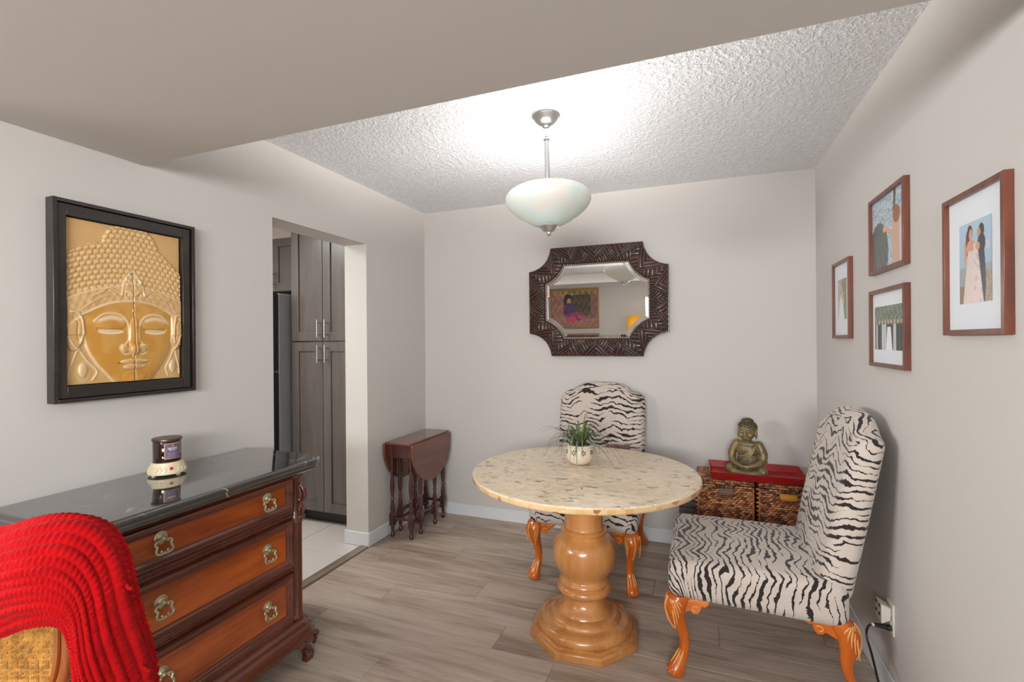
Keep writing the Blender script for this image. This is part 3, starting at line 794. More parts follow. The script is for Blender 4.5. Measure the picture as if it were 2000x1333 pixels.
# corner columns: carved leaf head and reeded shaft
for (yc, dirn) in ((CY1 - .040, 1), (CY0 + .022, -1)):
    xc = DXF - .028
    m = MB(); nr = 40; rings = []
    for z, r in ((.185, .030), (.19, .034), (.20, .034), (.206, .029), (.21, .027), (.60, .027), (.606, .030), (.612, .030), (.616, .026), (.795, .026), (.799, .031), (.812, .031)):
        rg = []
        for k in range(nr):
            a = 2 * PI * k / nr
            rr = r + (.0028 * abs(math.sin(a * 5)) if .205 < z < .605 else 0)
            rg.append((xc + rr * math.cos(a), yc + rr * math.sin(a), z))
        rings.append(rg)
    m.loft(rings); col_ = wbuild(m, 'column', M_DRESSV, DR, angle=60)
    m = MB(); ax = math.radians(35 * dirn); ux, uy = math.cos(ax), math.sin(ax)
    prof = [(.768, .024, .016), (.745, .034, .020), (.72, .037, .022), (.70, .030, .020), (.685, .024, .016), (.672, .031, .019), (.655, .032, .018), (.64, .025, .014), (.625, .029, .015), (.61, .030, .012)]
    for i, (z, o, r) in enumerate(prof): m.ball((xc + ux * o * .75, yc + uy * o * .75, z), r, 10, 8, sz=.9)
    for k in range(5):
        a = ax + (k - 2) * .42
        m.tube(bez([(xc + math.cos(a) * q, yc + math.sin(a) * q, z) for z, q in ((.77, .028), (.745, .043), (.715, .046), (.695, .036), (.68, .030), (.66, .038), (.635, .033))], 3), .0045, 6)
    me = remesh(m.xf(Matrix.Translation(-DR.location)), 'carved_leaf', M_DRESSV, .0022, 2)
    link('carved_leaf', me, col_)
# stepped base moulding
wbuild(moulding([(.030, .098), (.040, .102), (.044, .112), (.042, .122), (.032, .128), (.030, .134), (.033, .140), (.030, .147), (.018, .153), (.014, .160), (.016, .166), (.010, .174), (.002, .178), (.0, .186)], DXF, CY0 - .004, CY1 + .012, .048), 'base_moulding', M_DRESS, DR, angle=50)
# ogee bracket feet
def bracket_foot(xc, yc, sx, sy, carved=True):
    """outer corner at (xc,yc); returns toward -sx / -sy"""
    m = MB()
    def P(a, b, z, push=0.0): return (xc - sx * a, yc - sy * b, z)
    L_ = .135
    secs = [(.0, .008, .0), (.024, .004, .0), (.028, .012, .01), (.045, .022, .018), (.062, .014, .008), (.080, .004, -.004), (.100, .006, .0)]
    def lsec(z, o, ln, tk):
        c = .042
        return [P(o + c, o, z), P(o, o + c, z), P(o, ln, z), P(o + tk, ln, z), P(o + tk, o + tk, z), P(ln, o + tk, z), P(ln, o, z)]
    lens = (.085, .085, .078, .078, .095, .125, L_)
    m.loft([lsec(z, o, ln, .030) for (z, o, _), ln in zip(secs, lens)])
    m.cur = 0
    f = wbuild(m, 'foot', M_DRESS, DR, bevel=0.0015)
    if not carved: return f
    c = MB()
    # carved scroll on the outer corner and leaf at the inner ends
    for k in range(7): c.ball((xc - sx * (.020 + .0008 * k), yc - sy * (.020 + .0008 * k), .094 - .007 * k), .0150 - .0011 * k, 8, 6)
    for (a, b) in ((.098, .010), (.010, .098)):
        for k in range(4): c.ball((xc - sx * (a - (.009 * k if a > b else 0)), yc - sy * (b - (.009 * k if b > a else 0)), .090 - .011 * k), .0125 - .0012 * k, 8, 6)
    stuff(wbuild(c, 'carving', M_DRESS, f))
    return f
bracket_foot(DXF + .040, CY1 + .048, 1, 1); bracket_foot(DXF + .040, CY0 - .040, 1, -1)
bracket_foot(DXB + .0, CY1 + .048, -1, 1, False); bracket_foot(DXB + .0, CY0 - .040, -1, -1, False)

# ================================================================== CANDLE WARMER + JAR
TOPZ = .8742
wx, wy = -1.955, 1.285
cw = thing('candle_warmer', 'cream ceramic candle warmer with red light on the marble top', 'candle warmer', (wx, wy, TOPZ))
m = MB(); m.lathe([(.058, .006), (.063, .008), (.0645, .014), (.061, .024), (.056, .034), (.0535, .046), (.052, .051), (.048, .052), (.047, .047)], 48)
for k in range(26):
    a = 2 * PI * k / 26
    m.tube([(r * math.cos(a + s_), r * math.sin(a + s_), z) for r, s_, z in ((.0635, 0, .018), (.061, .10, .026), (.0575, .02, .033), (.056, -.08, .037))], .0018, 5)
m.build('body', M_CREAM, cw, angle=50)
m = MB()
for k in range(3):
    a = 2 * PI * k / 3 + .3; m.lathe([(.008, 0), (.009, .007)], 12, (.045 * math.cos(a), .045 * math.sin(a), 0))
stuff(m.build('foot_pads', M_CREAM, cw))
a = -.36
MB().ball((.0585 * math.cos(a), .0585 * math.sin(a), .030), .0062, 10, 8).build('indicator_light', M_RED, cw)
cj = thing('candle_jar', 'dark amber glass candle jar with a flat lid sitting on the warmer', 'candle', (wx, wy, TOPZ + .0475))
MB().lathe([(.040, 0), (.0455, .002), (.047, .006), (.047, .084), (.045, .086), (.043, .086)], 48).build('jar', M_AMBER, cj, angle=50)
MB().lathe([(.0455, .0855), (.0500, .087), (.0505, .093), (.0485, .096), (.030, .0965)], 48).build('lid', plain('bronze_lid', rgb(96, 78, 66), 0.35, 0.6), cj, angle=50)
# curved label with its border, gold mark and lines of print
def curved_label(r, a0, a1, z0, z1, nx, nz, fn):
    P, C_ = [], []
    for i in range(nz + 1):
        rr = []
        for j in range(nx + 1):
            u, v = j / nx, i / nz; a = a0 + (a1 - a0) * u
            rr.append((r * math.cos(a), r * math.sin(a), z0 + (z1 - z0) * v)); C_.append(fn(u, v))
        P.append(rr)
    mm = MB().grid(P); me = mm.mesh('label', M_PRINT); put_color(me, C_); return me
def lab(u, v):
    if min(u, 1 - u) < .04 or min(v, 1 - v) < .04: return rgb(206, 160, 96)
    if abs(u - .5) < .09 * (1 - (v - .82) / .1) and .82 < v < .92: return rgb(214, 172, 70)
    for zz, hw in ((.70, .30), (.63, .30), (.56, .22)):
        if abs(v - zz) < .018 and abs(u - .5) < hw and (int(u * 37) % 7 != 3): return rgb(226, 222, 226)
    for zz, hw in ((.42, .33), (.34, .30), (.26, .26), (.16, .32)):
        if abs(v - zz) < .012 and abs(u - .5) < hw and (int(u * 53) % 5 != 2): return rgb(160, 150, 168)
    return rgb(104, 88, 112)
link('label', curved_label(.0474, -.78, .38, .018, .078, 60, 60, lab), cj)

# ================================================================== CARVED WALL PANEL (left wall)
def sstep(a, b, x): t = np.clip((x - a) / (b - a), 0, 1); return t * t * (3 - 2 * t)
def polyd(X, Y, pts):
    d = np.full(X.shape, 9.0)
    for (x0, y0), (x1, y1) in zip(pts[:-1], pts[1:]):
        dx, dy = x1 - x0, y1 - y0; t = np.clip(((X - x0) * dx + (Y - y0) * dy) / (dx * dx + dy * dy + 1e-12), 0, 1)
        d = np.minimum(d, np.hypot(X - x0 - t * dx, Y - y0 - t * dy))
    return d
def crv(pts, n=6): return [(p.x, p.y) for p in bez([(a, b, 0) for a, b in pts], n)]
def inpoly(X, Y, poly):
    ins = np.zeros(X.shape, bool); n = len(poly)
    for i in range(n):
        x0, y0 = poly[i]; x1, y1 = poly[(i + 1) % n]
        if y0 == y1: continue
        c = ((y0 > Y) != (y1 > Y)) & (X < (x1 - x0) * (Y - y0) / (y1 - y0) + x0); ins ^= c
    return ins
AY0, AY1, AZ0, AZ1 = 0.969, 1.466, 1.184, 1.895
IY0, IY1, IZ0, IZ1 = 1.015, 1.413, 1.244, 1.837
art = thing('wall_art', 'carved golden Buddha face panel in a wide black wooden frame', 'wall art', (XL, (AY0 + AY1) / 2, (AZ0 + AZ1) / 2))
def frame_bars(name, y0, y1, z0, z1, wdt, xa, xb, mat, parent, bevel):
    for (a, b, c, d) in ((y0, y0 + wdt, z0, z1), (y1 - wdt, y1, z0, z1), (y0 + wdt, y1 - wdt, z0, z0 + wdt), (y0 + wdt, y1 - wdt, z1 - wdt, z1)):
        wbuild(B(xa, a, c, xb, b, d), name, mat, parent, bevel=bevel)
frame_bars('frame_rim', AY0, AY1, AZ0, AZ1, 0.013, XL + .001, XL + .045, M_BLACKWOOD, art, .0015)
for (a, b, c, d) in ((AY0 + .0155, IY0 - .004, AZ0 + .0155, AZ1 - .0155), (IY1 + .004, AY1 - .0185, AZ0 + .0155, AZ1 - .0155), (IY0 - .004, IY1 + .004, AZ0 + .0155, IZ0 - .004), (IY0 - .004, IY1 + .004, IZ1 + .004, AZ1 - .0155)):
    wbuild(B(XL + .001, a + .0004, c, XL + .036, b - .0004, d), 'frame_board', M_BLACKWOOD, art, bevel=.0012)
wbuild(B(XL + .0005, AY0 + .01, AZ0 + .01, XL + .010, AY1 - .01, AZ1 - .01), 'backing', M_BLACK, art)
nx, nz = 300, 440
U, V = np.meshgrid(np.linspace(0, 1, nx), np.linspace(0, 1, nz))
asp = (IZ1 - IZ0) / (IY1 - IY0)
X = U; Y = V * asp                       # isotropic units: 1 = panel width
def yv(v): return v * asp
h = np.zeros(U.shape); cream = np.zeros(U.shape)
cx = 0.535
# crown of curls
crown = [(-.05, yv(.79)), (.02, yv(.80)), (.10, yv(.835)), (.20, yv(.875)), (.285, yv(.885)), (.29, yv(.92)), (.33, yv(.975)), (.40, yv(1.01)), (.54, yv(1.03)), (.66, yv(1.01)), (.74, yv(.965)), (.775, yv(.915)), (.79, yv(.885)), (.88, yv(.83)), (.97, yv(.765)), (1.05, yv(.72)), (1.05, yv(.3)), (-.05, yv(.3))]
mk = inpoly(X, Y, crown); dcr = polyd(X, Y, crown[:16])
h += np.where(mk, .0035 * sstep(0, .02, dcr), 0)
hair_lo = lambda x: yv(.625) - .28 * (x - cx) ** 2 * 1.9 + .035 * np.exp(-((x - cx) / .09) ** 2)
hm = mk & (Y > hair_lo(X))
rowh = .0475
R_ = (Y + .42 * (X - cx) ** 2) / rowh
row = np.floor(R_); fy = R_ - row
colw = .052; cc = X / colw + .5 * (row % 2); fx = cc - np.floor(cc)
rr = np.hypot((fx - .5) * 1.02, (fy - .5) * 1.0)
bump = np.clip(1 - (rr / .52) ** 2, 0, 1) ** .6
swirl = .5 + .5 * np.cos(rr * 26 - np.arctan2(fy - .5, fx - .5))
h += np.where(hm, .0052 * bump - .0011 * swirl * bump, 0)
cream = np.maximum(cream, np.where(hm, np.clip(bump * 1.1 - .45, 0, 1) * .75 * (0.45 + .55 * (fy > .45)), 0))
# face oval
face_top = lambda x: yv(.520) - 1.02 * np.abs(x - cx) ** 2.2
fs_l = crv([(.115, yv(.455)), (.12, yv(.36)), (.135, yv(.27)), (.165, yv(.20)), (.23, yv(.12)), (.30, yv(.06)), (.40, yv(-.03))])
fs_r = crv([(.905, yv(.455)), (.905, yv(.36)), (.90, yv(.27)), (.875, yv(.20)), (.82, yv(.12)), (.76, yv(.06)), (.67, yv(-.03))])
xl_ = np.interp(Y, [p[1] for p in fs_l[::-1]], [p[0] for p in fs_l[::-1]]); xr_ = np.interp(Y, [p[1] for p in fs_r[::-1]], [p[0] for p in fs_r[::-1]])
fm = (X > xl_) & (X < xr_) & (Y < face_top(X))
t_ = (X - (xl_ + xr_) / 2) / ((xr_ - xl_) / 2)
h = np.where(fm, .004 + .011 * np.sqrt(np.clip(1 - t_ ** 2, 0, 1)), h)
# ears
for sgn, ex in ((-1, .055), (1, .955)):
    e = ((X - ex) / .075) ** 2 + ((Y - yv(.33)) / .19) ** 2
    em = (e < 1) & ~fm & (Y < yv(.47)); h = np.where(em, h + .004 + .006 * np.sqrt(np.clip(1 - e, 0, 1)), h)
# headband
bm_ = (Y >= face_top(X)) & (Y <= hair_lo(X)) & mk
bt = np.where(bm_, (Y - face_top(X)) / np.maximum(hair_lo(X) - face_top(X), .01), 0)
h = np.where(bm_, .009 + .0022 * np.sin(bt * PI) + .0009 * np.sin(X * 95) * np.sin(bt * 3 * PI), h)
cream = np.maximum(cream, np.where(bm_, .30 + .35 * (np.abs(bt - .5) > .40), 0))
cream = np.maximum(cream, np.where(bm_, .5 * np.clip(np.sin(X * 60 + 9 * bt), 0, 1) * (np.abs(bt - .5) < .3), 0))
def ridge(pts, wd, ht, cr=0.0, soft=1.0, sub=6, raw=False):
    global h, cream
    d = polyd(X, Y, pts if raw else crv(pts, sub)); g = np.exp(-(d / wd) ** 2)
    h = h + ht * g; cream = np.maximum(cream, cr * np.exp(-(d / (wd * soft)) ** 2))
def ellip(x, y, a, b, ht, cr=0.0):
    global h, cream
    e = ((X - x) / a) ** 2 + ((Y - y) / b) ** 2; g = np.sqrt(np.clip(1 - e, 0, 1)); h = h + ht * g
    cream = np.maximum(cream, cr * (g > .1) * np.clip(1.2 - g, 0, 1))
# ornament at the centre of the band
ellip(cx, yv(.625), .095, .105, .004, .5)
ridge([(cx - .10, yv(.56)), (cx - .085, yv(.63)), (cx - .03, yv(.70)), (cx, yv(.715)), (cx + .03, yv(.70)), (cx + .085, yv(.63)), (cx + .10, yv(.56))], .008, .003, .8)
for sx in (-1, 1):
    ridge([(cx + sx * .02, yv(.655)), (cx + sx * .055, yv(.665)), (cx + sx * .065, yv(.64)), (cx + sx * .04, yv(.625))], .007, .003, .7)
    ridge([(cx + sx * .01, yv(.56)), (cx + sx * .05, yv(.585)), (cx + sx * .075, yv(.565)), (cx + sx * .055, yv(.545))], .007, .003, .7)
    ridge([(cx + sx * .10, yv(.565)), (cx + sx * .20, yv(.60)), (cx + sx * .27, yv(.57)), (cx + sx * .34, yv(.54))], .008, .0025, .6)
    ridge([(cx + sx * .12, yv(.545)), (cx + sx * .20, yv(.555)), (cx + sx * .30, yv(.525)), (cx + sx * .42, yv(.46))], .006, .002, .6)
ellip(cx, yv(.545), .055, .05, .0025, .3)
ridge([(.12, face_top(np.float64(.12))), (.25, face_top(np.float64(.25))), (cx - .15, face_top(np.float64(cx - .15))), (cx, face_top(np.float64(cx))), (cx + .15, face_top(np.float64(cx + .15))), (.80, face_top(np.float64(.80))), (.90, face_top(np.float64(.90)))], .008, .003, .85)
ellip(cx, yv(.462), .016, .022, .003, .7)
# brows, eyes, nose, mouth
for sx in (-1, 1):
    bx = lambda a: cx + sx * a
    ridge([(bx(.33), yv(.385)), (bx(.27), yv(.425)), (bx(.19), yv(.438)), (bx(.11), yv(.425)), (bx(.06), yv(.385)), (bx(.045), yv(.33)), (bx(.05), yv(.27)), (bx(.085), yv(.235))], .010, .0025, .75, 1.1)
    ellip(bx(.195), yv(.372), .125, .060, .0042, 0)
    cream = np.maximum(cream, .75 * np.exp(-(polyd(X, Y, crv([(bx(.29), yv(.395)), (bx(.20), yv(.412)), (bx(.11), yv(.400))])) / .022) ** 2))
    ridge([(bx(.305), yv(.335)), (bx(.25), yv(.322)), (bx(.19), yv(.318)), (bx(.12), yv(.326)), (bx(.095), yv(.335))], .006, -.0035, 0)
    eye = ((X - bx(.20)) / .105) ** 2 + ((Y - yv(.322)) / .026) ** 2
    cream = np.maximum(cream, np.where(eye < 1, .9, 0) * (Y < yv(.333)))
    ridge([(bx(.31), yv(.342)), (bx(.25), yv(.338)), (bx(.19), yv(.336)), (bx(.12), yv(.340)), (bx(.09), yv(.335))], .0035, -.003, 0)
    ellip(bx(.085), yv(.215), .045, .042, .006, .65)
    ridge([(bx(.05), yv(.182)), (bx(.085), yv(.178)), (bx(.115), yv(.20)), (bx(.115), yv(.235))], .006, -.002, .65, 1.8)
    # ear folds and drops
    eb = .5 + sx * .5
    ex = lambda a: (a if sx < 0 else 1 - a * .62)
    ridge([(ex(.03), yv(.44)), (ex(.085), yv(.43)), (ex(.115), yv(.38)), (ex(.125), yv(.31)), (ex(.10), yv(.25))], .010, .004, .8)
    ridge([(ex(.05), yv(.40)), (ex(.08), yv(.37)), (ex(.075), yv(.31)), (ex(.09), yv(.27))], .008, -.003, 0)
    ridge([(ex(.00), yv(.30)), (ex(.04), yv(.245)), (ex(.09), yv(.205)), (ex(.10), yv(.215))], .007, .003, .8)
    ridge([(ex(.09), yv(.215)), (ex(.06), yv(.16)), (ex(.02), yv(.08)), (ex(.01), yv(.03))], .007, .003, .75)
    ridge([(ex(.10), yv(.21)), (ex(.16), yv(.14)), (ex(.235), yv(.075)), (ex(.20), yv(.02))], .008, .003, .75)
    ellip(ex(.125), yv(.085), .035, .065, .006, .9); ellip(ex(.13), yv(.075), .06, .10, .002, .25)
    ridge(fs_l if sx < 0 else fs_r, .008, .001, .7, 1.0, raw=True)
ellip(cx, yv(.29), .050, .20, .008, 0); ellip(cx, yv(.205), .055, .05, .008, .35)
ellip(cx, yv(.128), .125, .026, .0055, .85); ellip(cx, yv(.095), .100, .028, .0062, .85)
ridge([(cx - .135, yv(.118)), (cx - .05, yv(.110)), (cx, yv(.114)), (cx + .05, yv(.110)), (cx + .135, yv(.118))], .006, -.006, 0)
ellip(cx, yv(.03), .11, .06, .004, 0); ridge([(cx - .02, yv(.175)), (cx, yv(.150)), (cx + .02, yv(.175))], .006, .001, .6)
# seam between the two boards
sm = np.exp(-((X - cx) / .0035) ** 2) * (V < .72); h = h - .006 * sm
k_ = 3
hs = h.copy(); hs[1:-1, 1:-1] = (h[1:-1, 1:-1] * 4 + h[:-2, 1:-1] + h[2:, 1:-1] + h[1:-1, :-2] + h[1:-1, 2:]) / 8; h = hs
cream = np.clip(cream, 0, 1)
noise_ = np.kron(RNG.random((nz // 20 + 1, nx // 20 + 1)), np.ones((20, 20)))[:nz, :nx]
for _ in range(12): noise_ = (noise_ + np.roll(noise_, 3, 0) + np.roll(noise_, -3, 0) + np.roll(noise_, 3, 1) + np.roll(noise_, -3, 1)) / 5
gold = np.array(rgb(196, 140, 56)); gold2 = np.array(rgb(212, 164, 92)); crm = np.array(rgb(234, 216, 184)); tan_ = np.array(rgb(210, 172, 118)); dark = np.array(rgb(70, 40, 24))
mixn = np.clip((noise_ - .35) * 3, 0, 1)[..., None]
c_ = gold * (1 - mixn * .5) + gold2 * mixn * .5
bgm = ((~fm) & (~bm_))[..., None] * .75; c_ = c_ * (1 - bgm) + tan_ * bgm
c_ = c_ * (1 - cream[..., None] * .85) + crm * cream[..., None] * .85
c_ = c_ * (1 - .7 * sm[..., None]) + dark * .7 * sm[..., None]
zz = (IZ0 + V * (IZ1 - IZ0)).ravel(); yy = (IY0 + U * (IY1 - IY0)).ravel(); xx = (XL + .017 + h).ravel()
pts = np.stack([xx - XL, yy - (AY0 + AY1) / 2, zz - (AZ0 + AZ1) / 2], 1)
me = bpy.data.meshes.new('relief_panel'); ii = np.arange(nz * nx).reshape(nz, nx)
fcs = np.stack([ii[:-1, :-1], ii[:-1, 1:], ii[1:, 1:], ii[1:, :-1]], -1).reshape(-1, 4)
me.vertices.add(len(pts)); me.vertices.foreach_set('co', pts.astype(np.float32).ravel())
me.loops.add(fcs.size); me.loops.foreach_set('vertex_index', fcs.astype(np.int32).ravel())
me.polygons.add(len(fcs)); me.polygons.foreach_set('loop_start', np.arange(0, fcs.size, 4, dtype=np.int32))
me.update(); me.validate(); me.materials.append(M_RELIEF); me.polygons.foreach_set('use_smooth', [True] * len(me.polygons))
put_color(me, np.concatenate([c_[..., :3].reshape(-1, 3), np.ones((nz * nx, 1))], 1))
rp = link('relief_panel', me, art); rp['label'] = 'golden carved Buddha face relief'
wbuild(B(XL + .0105, IY0, IZ0, XL + .0135, IY1, IZ1), 'panel_board', M_RELIEF, art)

# ================================================================== MIRROR (back wall)
MX, MZ = -0.668, 1.670
mir = thing('mirror', 'wall mirror with carved dark herringbone frame and scooped corners', 'mirror', (MX, YB - .004, MZ))
mir.rotation_euler = (math.radians(0.7), 0, 0)
def scoop(hw, hh, n, ns, na, mid):
    """octagon-like outline with concave quarter arcs; returns ns*4+na*4 points"""
    P = []
    def arc(c, a0, a1, rx, rz): return [(c[0] + rx * math.cos(a0 + (a1 - a0) * k / na), c[1] + rz * math.sin(a0 + (a1 - a0) * k / na)) for k in range(na)]
    def seg(a, b): return [(a[0] + (b[0] - a[0]) * k / ns, a[1] + (b[1] - a[1]) * k / ns) for k in range(ns)]
    nx_, nz_ = n; bow = mid
    def cut(a, b, c):   # concave arc from a to b bowed toward the centre by bow
        out = []
        for k in range(na):
            t = k / na; q = ((1 - t) * a[0] + t * b[0], (1 - t) * a[1] + t * b[1]); s_ = bow * 4 * t * (1 - t)
            L = math.hypot(*c); out.append((q[0] - c[0] / L * s_, q[1] - c[1] / L * s_))
        return out
    A = [(hw - nx_, hh), (hw, hh - nz_), (hw, -hh + nz_), (hw - nx_, -hh), (-hw + nx_, -hh), (-hw, -hh + nz_), (-hw, hh - nz_), (-hw + nx_, hh)]
    P += seg(A[7], A[0]); P += cut(A[0], A[1], (1, 1)); P += seg(A[1], A[2]); P += cut(A[2], A[3], (1, -1))
    P += seg(A[3], A[4]); P += cut(A[4], A[5], (-1, -1)); P += seg(A[5], A[6]); P += cut(A[6], A[7], (-1, 1))
    return P
NS, NA, NT_ = 300, 130, 52
Po = scoop(.497, .396, (.168, .166), NS, NA, .044); Pi = scoop(.372, .270, (.138, .136), NS, NA, .020)
n_ = len(Po); rings = []; NZG = 24
# arc length parameter along the middle of the band, so that every straight or scooped side gets its own chevrons
segs = ([(NS, 6), (NA, 2), (NS, 4), (NA, 2)] * 2)
S_ = []
base = 0
for cnt, kz in segs:
    for k in range(cnt): S_.append(base + kz * k / cnt)
    base += kz
for j in range(NT_ + 1):
    t = j / NT_; rg = []
    for i in range(n_):
        s_ = S_[i]; k = math.floor(s_); f = s_ - k
        up = f if k % 2 == 0 else 1 - f                       # zig-zag line across the band
        lw = .1255
        if t > up: a = (t * 1.0 + (f if k % 2 == 0 else -f) * 1.0)
        else: a = (t * 1.0 - (f if k % 2 == 0 else -f) * 0.9)
        ph = a * 3.7
        fr_ = ph - math.floor(ph); rdg = .0115 * math.sqrt(max(0, 1 - (2 * fr_ - 1) ** 2))
        zl = abs(t - up); rdg *= min(1, zl / .03 + .15)
        hgt = .020 + .018 * math.sin(PI * (.18 + .72 * (1 - t))) + rdg
        e = min(t, 1 - t)
        if e < .03: hgt = .020 + .012 * (e / .03)
        x = Po[i][0] * (1 - t) + Pi[i][0] * t; z = Po[i][1] * (1 - t) + Pi[i][1] * t
        rg.append((x, -hgt, z))
    rings.append(rg)
m = MB(); m.loft(rings, True, False, False)
m.build('carved_frame', M_MIRFRAME, mir, angle=180)
m = MB()    # outer moulding with back edge
q = [[(x * k1, y, z * k2) for x, z in Po] for k1, k2, y in ((.985, .98, -.0), (1.0, 1.0, -.002), (1.0, 1.0, -.028), (.995, .994, -.033), (.986, .982, -.033), (.978, .972, -.026), (.975, .968, -.018))]
m.loft(q, True, False, False); m.build('outer_moulding', M_MIRFRAME, mir, angle=50)
m = MB(); L_ = 0; pts = Pi + [Pi[0]]; acc = []
tot = sum(math.dist(pts[i], pts[i + 1]) for i in range(n_)); nb = 150; step = tot / nb; d_ = 0; nxt = 0
for i in range(n_):
    a, b = pts[i], pts[i + 1]; L_ = math.dist(a, b)
    while nxt <= d_ + L_ and len(acc) < nb:
        t = (nxt - d_) / L_; acc.append((a[0] + (b[0] - a[0]) * t, a[1] + (b[1] - a[1]) * t)); nxt += step
    d_ += L_
for x, z in acc: m.ball((x * .988, -.026, z * .985), .0056, 8, 6)
stuff(m.build('bead_trim', M_BEAD, mir))
m = MB(); q = [[(x * k, y, z * k) for x, z in Pi] for k, y in ((1.0, -.020), (.985, -.024), (.97, -.022), (.965, -.015))]
m.loft(q, True, False, False); m.build('inner_moulding', M_MIRFRAME, mir, angle=50)
m = MB()
G0 = [(x * .975, z * .97) for x, z in Pi]; G1 = [(x - math.copysign(min(abs(x), .018), x), z - math.copysign(min(abs(z), .018), z)) for x, z in G0]
m.loft([[(x, -.0160, z) for x, z in G0], [(x, -.0170, z) for x, z in G1]], True, False, True); m.build('mirror_glass', M_MIRROR, mir, angle=2)
m = MB(); m.loft([[(x * .97, 0.003, z * .97) for x, z in Po], [(x * .97, -.012, z * .97) for x, z in Po]]); m.build('backing', M_BLACK, mir)

# ================================================================== FRAMED PHOTOGRAPHS (right wall)
def ell(u, v, x, y, a, b): return ((u - x) / a) ** 2 + ((v - y) / b) ** 2 < 1
def nz2(u, v, s=1.0): return (math.sin(u * 41 * s + 3 * math.sin(v * 23 * s)) * math.sin(v * 37 * s + 2 * math.sin(u * 19 * s + 1)))
def ph_big(u, v):         # couple: gown and dark suit, pale sky, stones
    sky = rgb(176, 200, 218) if v > .45 else rgb(170, 176, 176)
    c = tuple(a * (1 - .25 * (1 - v)) for a in sky[:3]) + (1,)
    if u > .84 and v < .36: c = rgb(150, 128, 110) if nz2(u, v, 2) > 0 else rgb(176, 158, 140)
    if u < .25 and v < .22: c = rgb(140, 120, 100)
    if .62 < u < .95 and .62 < v < .72: c = rgb(196, 204, 206)
    if ell(u, v, .70, .855, .085, .085): c = rgb(58, 48, 46)
    if ell(u, v, .625, .83, .055, .07): c = rgb(196, 146, 120)
    if .60 < u < .80 + .03 * math.sin(v * 6) and v < .77 and u > .58 + .10 * (.77 - v) * 0: c = rgb(44, 46, 54)
    if ell(u, v, .70, .70, .12, .12): c = rgb(46, 48, 56)
    if ell(u, v, .345, .86, .085, .105): c = rgb(88, 54, 38)
    if ell(u, v, .27, .74, .06, .16): c = rgb(92, 60, 44)
    if ell(u, v, .37, .84, .05, .075): c = rgb(212, 160, 132)
    if ell(u, v, .38, .68, .14, .10): c = rgb(206, 156, 128)
    hw = .12 + .42 * max(0, .62 - v) * .62
    if v < .64 and abs(u - .40) < hw: c = tuple(a * (1 + .06 * nz2(u, v)) for a in rgb(222, 206, 196)[:3]) + (1,)
    if v < .72 and .46 < u < .58 + .25 * (.72 - v) and u > .46: c = rgb(226, 208, 206) if nz2(u, v, .6) > -.4 else rgb(206, 186, 184)
    if ell(u, v, .20, .62, .04, .16) or ell(u, v, .585, .68, .07, .05): c = rgb(206, 154, 126)
    return c
def ph_tree(u, v):        # veiled bride with raised hand under bare branches
    c = rgb(178, 196, 210)
    if nz2(u * 1.6, v * 1.6, 1.7) > .15: c = rgb(112, 118, 118)
    if nz2(u * 2.7 + 1, v * 2.7, 1.9) > .35: c = rgb(214, 226, 236)
    if abs(u - .70 - .10 * (v - .8)) < .035 and v > .55: c = rgb(96, 86, 78)
    if ell(u, v, .22, .22, .30, .45): c = rgb(92, 96, 92) if nz2(u, v, 2.2) < .3 else rgb(120, 126, 122)
    if v < .72 and abs(u - .82 + .12 * (v - .3)) < .20 - .16 * max(0, v - .3): c = rgb(206, 170, 146)
    if v < .62 and u > .84: c = rgb(214, 200, 194)
    if ell(u, v, .76, .66, .10, .12): c = rgb(150, 100, 72)
    if abs((v - .44) - .55 * (.62 - u)) < .035 and .42 < u < .66: c = rgb(216, 166, 136)
    if ell(u, v, .40, .54, .05, .05): c = rgb(216, 170, 140)
    return c
def ph_group(u, v):       # wedding party in a row before trees
    c = rgb(84, 96, 76) if nz2(u, v, 1.6) > 0 else rgb(112, 122, 104)
    if v > .6 and nz2(u, v, 2) > .4: c = rgb(160, 170, 156)
    if v < .16: c = rgb(104, 112, 92)
    k = int(u * 9); f = u * 9 - k
    if .05 < u < .97:
        if v < .58 and abs(f - .5) < .42: c = rgb(52, 54, 58) if k % 3 else rgb(198, 196, 204)
        if ell(f, v, .5, .63, .24, .055): c = rgb(206, 166, 142)
    if v < .52 and abs(u - .53) < .06 + .10 * (.52 - v): c = rgb(236, 234, 236)
    if v < .58 and abs(u - .30) < .035: c = rgb(206, 216, 226)
    return c
def ph_small(u, v):       # bride in profile holding flowers, greenery
    c = rgb(150, 150, 120) if u > .5 else rgb(190, 196, 190)
    if nz2(u, v, 1.5) > .3: c = rgb(118, 122, 88)
    if v < .62 and abs(u - .40) < .14 + .35 * (.62 - v): c = rgb(226, 228, 232)
    if ell(u, v, .55, .78, .15, .12): c = rgb(150, 104, 70)
    if ell(u, v, .47, .76, .09, .09): c = rgb(214, 168, 140)
    if ell(u, v, .50, .60, .16, .10): c = rgb(212, 172, 146)
    if ell(u, v, .62, .45, .10, .08): c = rgb(220, 190, 150)
    return c
def print_sheet(w_, h_, nx_, ny_, fn, place):
    """flat print; per-vertex paint; place(u,v) gives room position"""
    P, C_ = [], []
    for i in range(ny_ + 1):
        rr = []
        for j in range(nx_ + 1):
            u, v = j / nx_, i / ny_; rr.append(place(u, v)); C_.append(fn(min(max(u, 1e-4), .9999), min(max(v, 1e-4), .9999)))
        P.append(rr)
    return MB().grid(P), C_
